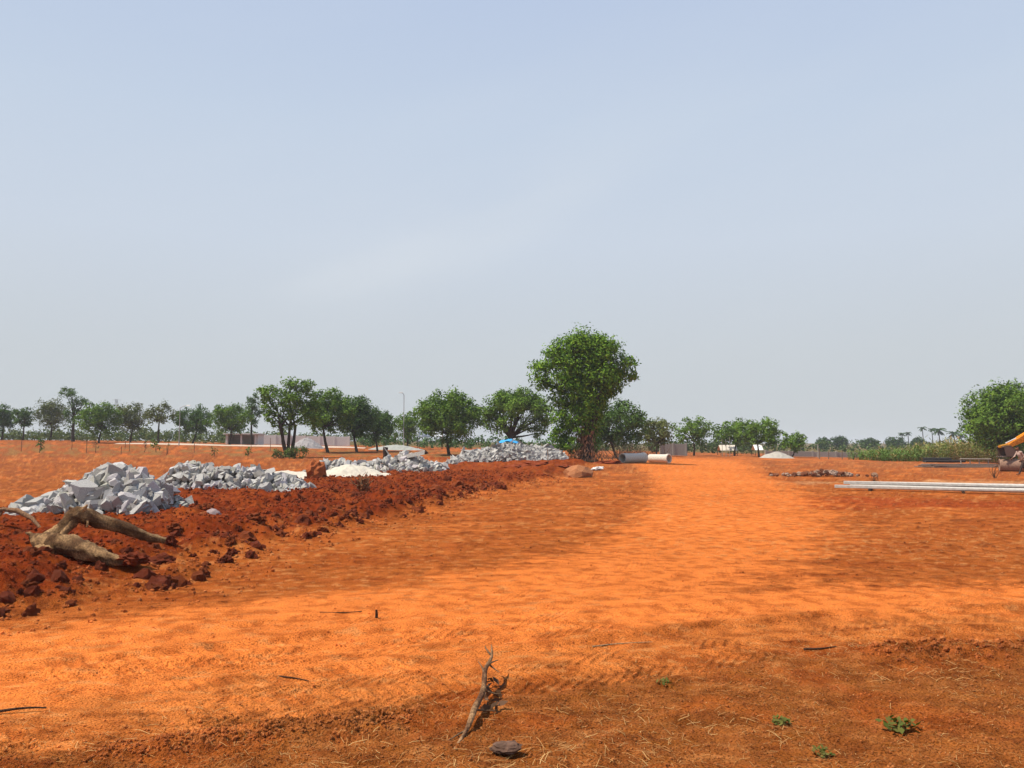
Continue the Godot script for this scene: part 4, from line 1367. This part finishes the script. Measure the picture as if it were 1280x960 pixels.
	gr.tube([Vector3(-1.3, 0.42, 0.045), Vector3(1.4, 0.40, 0.045)], [0.045, 0.045], 6, Color(0.62, 0.58, 0.5))
	part("rail", gr, M.bark, o)
	# pipe under the bucket, excavator and worker
	var cp := concrete_pipe("dirty concrete pipe lying under the excavator bucket", Vector3(31.75, 0, -50.2), 2.3, 0.40, deg_to_rad(-24))
	var pm: StandardMaterial3D = M.concrete.duplicate()
	pm.albedo_color = Color(0.72, 0.60, 0.55)
	cp.get_child(0).material_override = pm
	excavator()
	person()
	# dry weeds
	for q in [["dry brown weed standing right of the pale scraped line", 24.6, 41.0, 1.0], ["smaller dry weed beside the standing brown weed", 25.4, 38.5, 0.6], ["low dry weed left of the standing brown weed", 16.0, 35.5, 0.45]]:
		o = thing("dry_weed", q[0], "weed", spot(q[1], q[2]), "dry weeds beyond the pale poles")
		var g := Geo.new()
		for k in 9: limb(g, Vector3(rng.randfn() * 0.05, 0, 0), Vector3(rng.randfn() * 0.3, rng.randf_range(0.4, 1.0), rng.randfn() * 0.2) * q[3], 0.014, 0.005, Color(0.16, 0.085, 0.045), 0.15, 4)
		part("stalks", g, M.bark, o)

func excavator() -> void:
	var o := thing("excavator", "orange excavator arm and dirty bucket reaching in from right", "excavator", spot(35.6, 50.6))
	var org := Color(0.80, 0.27, 0.012)
	var dark := Color(0.05, 0.045, 0.045)
	var ab := o.position
	var at := func(x: float, y: float, d: float) -> Vector3: return Vector3(x, y, -d) - ab
	# dipper: a tapering box beam from the bucket hinge up to the right
	var beam := func(p: Vector3, q: Vector3, h0: float, h1: float, w: float, col: Color) -> Geo:
		var g := Geo.new()
		var ax := (q - p)
		var len := ax.length()
		ax /= len
		var up := (Vector3.UP - ax * ax.y).normalized()
		var sd := ax.cross(up)
		var sl := (h1 - h0) / len * 0.5
		g.convex([Plane(Vector3.LEFT, 0.0), Plane(Vector3.RIGHT, len), Plane(Vector3(-sl, 1, 0).normalized(), h0 / 2), Plane(Vector3(-sl, -1, 0).normalized(), h0 / 2), Plane(Vector3(0, 0, 1), w / 2), Plane(Vector3(0, 0, -1), w / 2), Plane(Vector3(-sl, 1, 1).normalized(), (h0 / 2 + w / 2 - 0.03) / 1.414), Plane(Vector3(-sl, 1, -1).normalized(), (h0 / 2 + w / 2 - 0.03) / 1.414)], Transform3D(Basis(ax, up, sd), p), col)
		return g
	part("dipper_arm", beam.call(at.call(31.1, 1.62, 50.4), at.call(33.6, 2.85, 50.5), 0.24, 0.66, 0.34, org), M.paint, o)
	part("boom", beam.call(at.call(36.6, 1.7, 50.7), at.call(33.3, 3.3, 50.55), 0.75, 0.5, 0.4, org), M.paint, o)
	part("bucket_link", beam.call(at.call(30.62, 1.60, 50.4), at.call(31.3, 1.70, 50.4), 0.14, 0.2, 0.3, Color(0.62, 0.27, 0.02)), M.paint, o)
	var g := Geo.new()
	g.tube([at.call(31.0, 1.80, 50.4), at.call(31.7, 2.12, 50.42)], [0.035, 0.035], 8, Color(0.6, 0.6, 0.6))
	g.tube([at.call(31.7, 2.12, 50.42), at.call(32.8, 2.75, 50.45)], [0.06, 0.06], 8, org)
	part("ram", g, M.steel, o)
	# bucket: curved shell of plates, open side down-left
	g = Geo.new()
	var dirt := Color(0.23, 0.15, 0.12)
	var prof := [Vector2(0.0, 0.0), Vector2(0.42, 0.05), Vector2(0.72, -0.14), Vector2(0.80, -0.42), Vector2(0.55, -0.62), Vector2(0.12, -0.60)]
	var c0: Vector3 = at.call(30.66, 1.58, 50.4)
	for k in prof.size() - 1:
		var p: Vector2 = prof[k]
		var q: Vector2 = prof[k + 1]
		var mid := (p + q) / 2
		g.box(c0 + Vector3(mid.x, mid.y, 0), Vector3(p.distance_to(q) + 0.03, 0.045, 0.75), dirt * (0.9 + 0.12 * (k % 2)), Basis(Vector3.BACK, (q - p).angle()))
	for sz in [-0.375, 0.375]:
		for k in range(1, prof.size() - 1):
			g.tri(c0 + Vector3(prof[0].x, prof[0].y, sz), c0 + Vector3(prof[k].x, prof[k].y, sz), c0 + Vector3(prof[k + 1].x, prof[k + 1].y, sz), dirt)
	part("bucket", g, M.clod, o)
	for k in 4:
		g = Geo.new()
		g.box(c0 + Vector3(0.04, -0.61, -0.3 + 0.2 * k), Vector3(0.22, 0.06, 0.08), Color(0.2, 0.17, 0.16))
		part("bucket_tooth", g, M.steel, o)
	# the machine, just outside the picture
	g = Geo.new()
	g.box(Vector3(1.7, 1.25, 0), Vector3(3.0, 0.8, 2.2), org, Basis.IDENTITY, 0.08)
	part("body", g, M.paint, o)
	g = Geo.new()
	g.box(Vector3(1.0, 2.2, 0.55), Vector3(1.3, 1.3, 1.0), org, Basis.IDENTITY, 0.08)
	var cab := part("cab", g, M.paint, o)
	for q in [[Vector3(0.34, 2.3, 0.55), Vector3(0.03, 0.8, 0.8)], [Vector3(1.0, 2.3, 1.06), Vector3(1.0, 0.8, 0.03)]]:
		g = Geo.new()
		g.box(q[0], q[1], Color(0.03, 0.04, 0.05))
		part("window", g, M.steel, cab)
	for sz in [-0.85, 0.85]:
		g = Geo.new()
		g.box(Vector3(1.5, 0.4, sz), Vector3(3.5, 0.78, 0.5), dark, Basis.IDENTITY, 0.3)
		part("track", g, M.plain, o)

# a figure meshed from tapered capsules joined with a smooth minimum (surface nets)
func figure(g: Geo, bones: Array, lo: Vector3, hi: Vector3, cell: float, blend: float, tint: Callable) -> void:
	var nx := int((hi.x - lo.x) / cell) + 2
	var ny := int((hi.y - lo.y) / cell) + 2
	var nz := int((hi.z - lo.z) / cell) + 2
	var f := PackedFloat32Array()
	f.resize(nx * ny * nz)
	f.fill(1.0)
	for bn in bones:
		var a: Vector3 = bn[0]
		var b: Vector3 = bn[1]
		var ra: float = bn[2]
		var rb: float = bn[3]
		var m := maxf(ra, rb) + blend * 2.0 + cell
		var p0 := ((a.min(b) - Vector3.ONE * m - lo) / cell).floor().max(Vector3.ZERO)
		var p1 := ((a.max(b) + Vector3.ONE * m - lo) / cell).ceil().min(Vector3(nx - 1, ny - 1, nz - 1))
		var ab := b - a
		var l2 := maxf(ab.length_squared(), 1e-8)
		for z in range(int(p0.z), int(p1.z) + 1):
			for y in range(int(p0.y), int(p1.y) + 1):
				for x in range(int(p0.x), int(p1.x) + 1):
					var p := lo + Vector3(x, y, z) * cell
					var t := clampf((p - a).dot(ab) / l2, 0, 1)
					var dd := p.distance_to(a + ab * t) - lerpf(ra, rb, t)
					var i := (z * ny + y) * nx + x
					var o := f[i]
					var h := clampf(0.5 + 0.5 * (o - dd) / blend, 0, 1)
					f[i] = lerpf(o, dd, h) - blend * h * (1.0 - h)
	var id := {}
	var grad := func(i: int) -> Vector3: return Vector3(f[i + 1] - f[i], f[i + nx] - f[i], f[i + nx * ny] - f[i])
	for z in nz - 1:
		for y in ny - 1:
			for x in nx - 1:
				var i := (z * ny + y) * nx + x
				var neg := 0
				for k in 8:
					if f[i + (k & 1) + ((k >> 1) & 1) * nx + (k >> 2) * nx * ny] < 0.0: neg += 1
				if neg == 0 or neg == 8: continue
				var sum := Vector3.ZERO
				var cnt := 0
				for e in [[0, 1], [2, 3], [4, 5], [6, 7], [0, 2], [1, 3], [4, 6], [5, 7], [0, 4], [1, 5], [2, 6], [3, 7]]:
					var fa := f[i + (e[0] & 1) + ((e[0] >> 1) & 1) * nx + (e[0] >> 2) * nx * ny]
					var fb := f[i + (e[1] & 1) + ((e[1] >> 1) & 1) * nx + (e[1] >> 2) * nx * ny]
					if (fa < 0.0) != (fb < 0.0):
						var t := fa / (fa - fb)
						sum += Vector3(e[0] & 1, (e[0] >> 1) & 1, e[0] >> 2).lerp(Vector3(e[1] & 1, (e[1] >> 1) & 1, e[1] >> 2), t)
						cnt += 1
				var p := lo + (Vector3(x, y, z) + sum / cnt) * cell
				id[i] = g.v.size()
				g.v.push_back(p)
				g.n.push_back((grad.call(i) as Vector3).normalized())
				g.c.push_back(tint.call(p))
	for i in id:
		var x: int = i % nx
		var y: int = (i / nx) % ny
		var z: int = i / (nx * ny)
		for ax in 3:
			var st: int = [1, nx, nx * ny][ax]
			var u: int = [nx, nx * ny, 1][ax]
			var w: int = [nx * ny, 1, nx][ax]
			if (f[i] < 0.0) == (f[i + st] < 0.0): continue
			if not (id.has(i - u) and id.has(i - w) and id.has(i - u - w)): continue
			var q := [id[i], id[i - u], id[i - u - w], id[i - w]]
			if f[i] < 0.0: g.t.append_array([q[0], q[2], q[1], q[0], q[3], q[2]])
			else: g.t.append_array([q[0], q[1], q[2], q[0], q[2], q[3]])

func person() -> void:
	var o := thing("person", "person in pale shirt and dark trousers walking past concrete pipe", "person", spot(28.75, 45.2))
	# walking to the left (-x), bent a little forward
	var hip := Vector3(0.02, 0.80, 0)
	var chest := Vector3(-0.16, 1.16, 0)
	var neck := Vector3(-0.24, 1.33, 0)
	var head := Vector3(-0.30, 1.48, 0)
	var sl := Vector3(-0.2, 1.27, 0.17)
	var sr := Vector3(-0.2, 1.27, -0.17)
	var bones := [[hip + Vector3(0, 0, 0.05), chest, 0.125, 0.14], [hip - Vector3(0, 0, 0.05), chest, 0.125, 0.14], [chest, neck, 0.12, 0.06], [neck, head, 0.055, 0.06], [sl, sr, 0.065, 0.065],
		[head + Vector3(-0.015, -0.035, 0), head + Vector3(0.01, 0.03, 0), 0.075, 0.09], [head + Vector3(-0.09, -0.015, 0), head + Vector3(-0.10, -0.03, 0), 0.014, 0.018],
		[head + Vector3(0, 0, 0.085), head + Vector3(0.01, -0.02, 0.09), 0.018, 0.014], [head + Vector3(0, 0, -0.085), head + Vector3(0.01, -0.02, -0.09), 0.018, 0.014]]
	var kl := Vector3(-0.16, 0.46, 0.09)
	var al := Vector3(-0.30, 0.08, 0.09)
	var kr := Vector3(0.08, 0.45, -0.09)
	var ar := Vector3(0.30, 0.12, -0.09)
	bones.append_array([[hip + Vector3(0, 0, 0.08), kl, 0.10, 0.068], [kl, al, 0.062, 0.045], [al, al + Vector3(-0.17, -0.045, 0.02), 0.042, 0.03], [hip + Vector3(0, 0, -0.08), kr, 0.10, 0.068], [kr, ar, 0.062, 0.045], [ar, ar + Vector3(-0.13, -0.085, 0), 0.042, 0.03]])
	var el := Vector3(-0.06, 1.02, 0.24)
	var wl := Vector3(-0.24, 0.84, 0.23)
	var er := Vector3(-0.32, 1.02, -0.24)
	var wr := Vector3(-0.50, 0.90, -0.22)
	bones.append_array([[sl, el, 0.055, 0.045], [el, wl, 0.042, 0.030], [sr, er, 0.055, 0.045], [er, wr, 0.042, 0.030]])
	var skin := Color(0.16, 0.075, 0.045)
	var shirt := Color(0.36, 0.26, 0.22)
	var legs := Color(0.045, 0.028, 0.024)
	var tint := func(p: Vector3) -> Color:
		if p.y > 1.36 or (p.y > 1.31 and absf(p.z) < 0.05): return skin
		if absf(p.z) > 0.165 and p.y < 1.0 and p.y > 0.7: return skin
		if p.y > 0.82: return shirt
		if p.y < 0.09: return skin
		return legs
	var g := Geo.new()
	figure(g, bones, Vector3(-0.7, -0.05, -0.4), Vector3(0.5, 1.7, 0.4), 0.022, 0.035, tint)
	# hands, five fingers each
	for q in [[wl, (wl - el).normalized(), 1.0], [wr, (wr - er).normalized(), -1.0]]:
		var w: Vector3 = q[0]
		var dn: Vector3 = q[1]
		var across: Vector3 = dn.cross(Vector3(0, 0, q[2])).normalized()
		var pb: Vector3 = w + dn * 0.09
		var hb := [[w, pb + across * 0.02, 0.026, 0.024], [w, pb - across * 0.02, 0.026, 0.024]]
		for k in 4:
			var root: Vector3 = pb + across * (0.033 - 0.022 * k)
			var len: float = [0.07, 0.08, 0.075, 0.058][k]
			var md: Vector3 = root + dn * len * 0.55
			hb.append([root, md, 0.010, 0.009])
			hb.append([md, md + (dn * 0.8 - Vector3(0, 0, q[2]) * 0.5).normalized() * len * 0.5, 0.009, 0.008])
		var th: Vector3 = w + dn * 0.035 + across * 0.032
		hb.append([th, th + (dn + across * 0.8).normalized() * 0.05, 0.012, 0.010])
		figure(g, hb, w - Vector3.ONE * 0.2, w + Vector3.ONE * 0.2, 0.008, 0.008, func(_p: Vector3) -> Color: return skin)
	part("body", g, M.cloth, o)
	g = Geo.new()
	figure(g, [[head + Vector3(0.03, 0.04, 0), head + Vector3(0.045, 0.0, 0), 0.088, 0.075], [head + Vector3(-0.02, 0.065, 0), head + Vector3(0.03, 0.06, 0), 0.07, 0.075]], head - Vector3.ONE * 0.2, head + Vector3.ONE * 0.22, 0.016, 0.02, func(_p: Vector3) -> Color: return Color(0.012, 0.010, 0.009))
	part("hair", g, M.cloth, o)

# ---------------------------------------------------------------- foreground
func build_foreground() -> void:
	rng.seed = 123
	# the stick
	var o := thing("dry_stick", "weathered stick with shrivelled leaves lying in the foreground", "stick", spot(-0.2, 5.4))
	var g := Geo.new()
	var wood := Color(0.40, 0.24, 0.13)
	g = gnarl([Vector3(-0.13, 0.0, 0.74), Vector3(-0.07, 0.03, 0.5), Vector3(-0.03, 0.08, 0.25), Vector3(0.01, 0.10, -0.05), Vector3(0.01, 0.14, -0.35), Vector3(0.05, 0.17, -0.6), Vector3(0.045, 0.22, -0.75)], [0.007, 0.014, 0.021, 0.019, 0.017, 0.011, 0.005], 10, Color(0.19, 0.085, 0.04), Color(0.54, 0.31, 0.15), 0.2, 14.0)
	part("stem", g, M.bark, o)
	for q in [[Vector3(0.03, 0.15, -0.45), Vector3(0.10, 0.16, -0.55)], [Vector3(0.01, 0.12, -0.25), Vector3(-0.04, 0.19, -0.4)], [Vector3(0.0, 0.1, -0.05), Vector3(0.14, 0.05, -0.1)], [Vector3(-0.03, 0.07, 0.25), Vector3(0.1, 0.02, 0.12)], [Vector3(0.03, 0.15, -0.5), Vector3(0.11, 0.11, -0.42)], [Vector3(0.045, 0.18, -0.62), Vector3(0.0, 0.22, -0.72)], [Vector3(-0.06, 0.03, 0.5), Vector3(-0.17, 0.01, 0.62)]]:
		g = Geo.new()
		limb(g, q[0], q[1], 0.009, 0.003, wood * 0.75, 0.15, 5)
		part("twig", g, M.bark, o)
	for k in 26:
		g = Geo.new()
		var p := Vector3(rng.randf_range(0.02, 0.16), rng.randf_range(0.0, 0.06), rng.randf_range(-0.5, 0.12))
		var a := random_turn() * Vector3(0.045, 0, 0)
		var b := random_turn() * Vector3(0.02, 0, 0)
		g.quad(p - a, p - b + Vector3(0, 0.012, 0), p + a, p + b, Color(0.085, 0.045, 0.025) * rng.randf_range(0.7, 1.6))
		part("dead_leaf", g, M.straw, o)
	# dark flat stone at the bottom
	o = thing("stone", "dark flat stone half buried at the bottom of view", "stone", spot(-0.03, 4.6, 0.02))
	piece("stone", lump_mesh(2, 0.3, Color(0.15, 0.085, 0.055), M.stone, Vector3(0.17, 0.05, 0.1)), o, Transform3D(Basis.from_euler(Vector3(0.2, 0.1, 0)), Vector3(0, 0.015, 0)))
	# weeds
	for q in [["green weed tuft at the lower right of the picture", 2.32, 4.93, 0.10], ["small green weed left of the lower right tuft", 1.66, 5.05, 0.07], ["low weed on the bottom edge, right of centre", 1.72, 4.55, 0.06], ["tiny weed among straw right of the stick", 1.1, 5.9, 0.06]]:
		o = thing("weed", q[0], "weed", spot(q[1], q[2]), "small green weeds in the foreground")
		g = Geo.new()
		for k in 60:
			var a := rng.randf() * TAU
			var out: Vector3 = Vector3(cos(a), rng.randf_range(-0.1, 1.0), sin(a)) * 0.45 * float(q[3]) * rng.randf_range(0.5, 1.1)
			var sd: Vector3 = Vector3(-sin(a), 0.3, cos(a)) * float(q[3]) * 0.16
			var f: Vector3 = Vector3(rng.randfn() * 0.4, rng.randf() * 0.5, rng.randfn() * 0.4) * float(q[3])
			g.quad(f, f + out * 0.5 - sd, f + out, f + out * 0.5 + sd, Color(0.07, 0.095, 0.022).lerp(Color(0.14, 0.12, 0.035), rng.randf()))
		part("leaves", g, M.leaf, o)
	# loose twigs
	for q in [["short dark twig at the left edge of the foreground", -3.15, 5.25, 0.32, 0.25, 0.010], ["thin dark twig lying on the orange road", -1.72, 8.2, 0.42, 0.05, 0.008], ["small upright peg on the orange road", -1.34, 8.05, 0.0, 0.0, 0.014], ["pale straw-like twig right of the stick on road", 0.95, 7.0, 0.55, 0.25, 0.006], ["thin twig on tyre marks in front of road", -1.6, 6.0, 0.3, -0.5, 0.006], ["dark twig near the turned soil at right", 2.6, 6.9, 0.3, 0.2, 0.010]]:
		var tone := Color(0.10, 0.05, 0.03) if not q[0].begins_with("pale") else Color(0.5, 0.36, 0.2)
		g = Geo.new()
		soil(q[1], q[2])
		var y := gh
		if q[3] == 0.0: g.tube([Vector3(0, -0.02, 0), Vector3(0.004, 0.03, 0), Vector3(0.0, 0.075, 0)], [0.016, 0.014, 0.01], 7, tone)
		else: limb(g, Vector3(-q[3] / 2, 0.012, 0).rotated(Vector3.UP, q[4]), Vector3(q[3] / 2, 0.018, 0).rotated(Vector3.UP, q[4]), q[5], q[5] * 0.5, tone, 0.08, 6)
		var e := part("twig", g, M.bark, self)
		e.position = Vector3(q[1], y, -q[2])
		tag(e, q[0], "twig")
	# straw
	var mm := MultiMesh.new()
	mm.transform_format = MultiMesh.TRANSFORM_3D
	mm.use_colors = true
	g = Geo.new()
	var pa := Vector3(-0.5, 0, 0)
	for k in 4:
		var u := -0.5 + (k + 1) * 0.25
		var pb := Vector3(u, 0.05 * (1.0 - 4.0 * u * u), 0.04 * sin(u * 4.0))
		var w := Vector3(0, 0, 0.014)
		g.quad(pa + w, pb + w, pb - w, pa - w, Color.WHITE)
		pa = pb
	mm.mesh = g.mesh(M.straw)
	var xs := []
	var cs := []
	var add := func(x: float, d: float, s: float, pale: float) -> void:
		soil(x, d)
		var t := Basis.from_euler(Vector3(rng.randfn() * 0.3, rng.randf() * TAU, rng.randfn() * 0.22))
		xs.append(Transform3D(t.scaled(Vector3.ONE * s), Vector3(x, gh + 0.004, -d)))
		cs.append(Color(0.30, 0.125, 0.035).lerp(Color(0.50, 0.31, 0.12), clampf(pale * rng.randf() * 1.2, 0, 1)))
	for k in 24000:
		var d := rng.randf_range(3.2, 7.8)
		var x := rng.randf_range(-0.62, 0.85) * d
		var low := 4.9 + (x + 2.84) * 0.32 if x < 1.0 else 6.15 + (x - 1.0) * 0.2
		if d > low + 0.6 + rng.randfn() * 0.3: continue
		if n_mid.get_noise_2d(x * 0.9, d * 0.9) + rng.randfn() * 0.25 < -0.02: continue
		add.call(x, d, 0.018 + 0.06 * pow(rng.randf(), 2.0), 0.85)
	for k in 30:                                                  # straw tangles
		var d := rng.randf_range(3.6, 7.0)
		var x := rng.randf_range(-0.5, 0.75) * d
		if d > 4.7 + (x + 2.84) * 0.3: continue
		for j in 40: add.call(x + rng.randfn() * 0.28, d + rng.randfn() * 0.12, rng.randf_range(0.05, 0.13), 0.9)
	for q in [[-2.3, 16.6, 0.5, 0.5, 500, 0.07], [-1.0, 17.6, 0.5, 0.5, 160, 0.07], [-0.6, 26.0, 0.6, 0.8, 220, 0.09], [6.5, 13.2, 2.2, 0.9, 900, 0.09], [9.0, 15.0, 3.0, 1.2, 800, 0.1], [6.0, 7.4, 2.5, 0.25, 400, 0.06], [2.5, 6.9, 1.0, 0.15, 300, 0.06], [-2.8, 12.8, 1.6, 1.0, 500, 0.07], [18.0, 36.0, 4.0, 1.5, 500, 0.2]]:
		for j in q[4]:
			add.call(q[0] + rng.randfn() * q[2], q[1] + rng.randfn() * q[3], rng.randf_range(0.6, 1.6) * q[5], 1.0)
	mm.instance_count = xs.size()
	for k in xs.size():
		mm.set_instance_transform(k, xs[k])
		mm.set_instance_color(k, cs[k])
	var mi := MultiMeshInstance3D.new()
	mi.name = "dry_straw"
	mi.multimesh = mm
	add_child(mi)
	tag(mi, "scattered dry straw and dead grass on brown earth", "straw", "", "stuff")
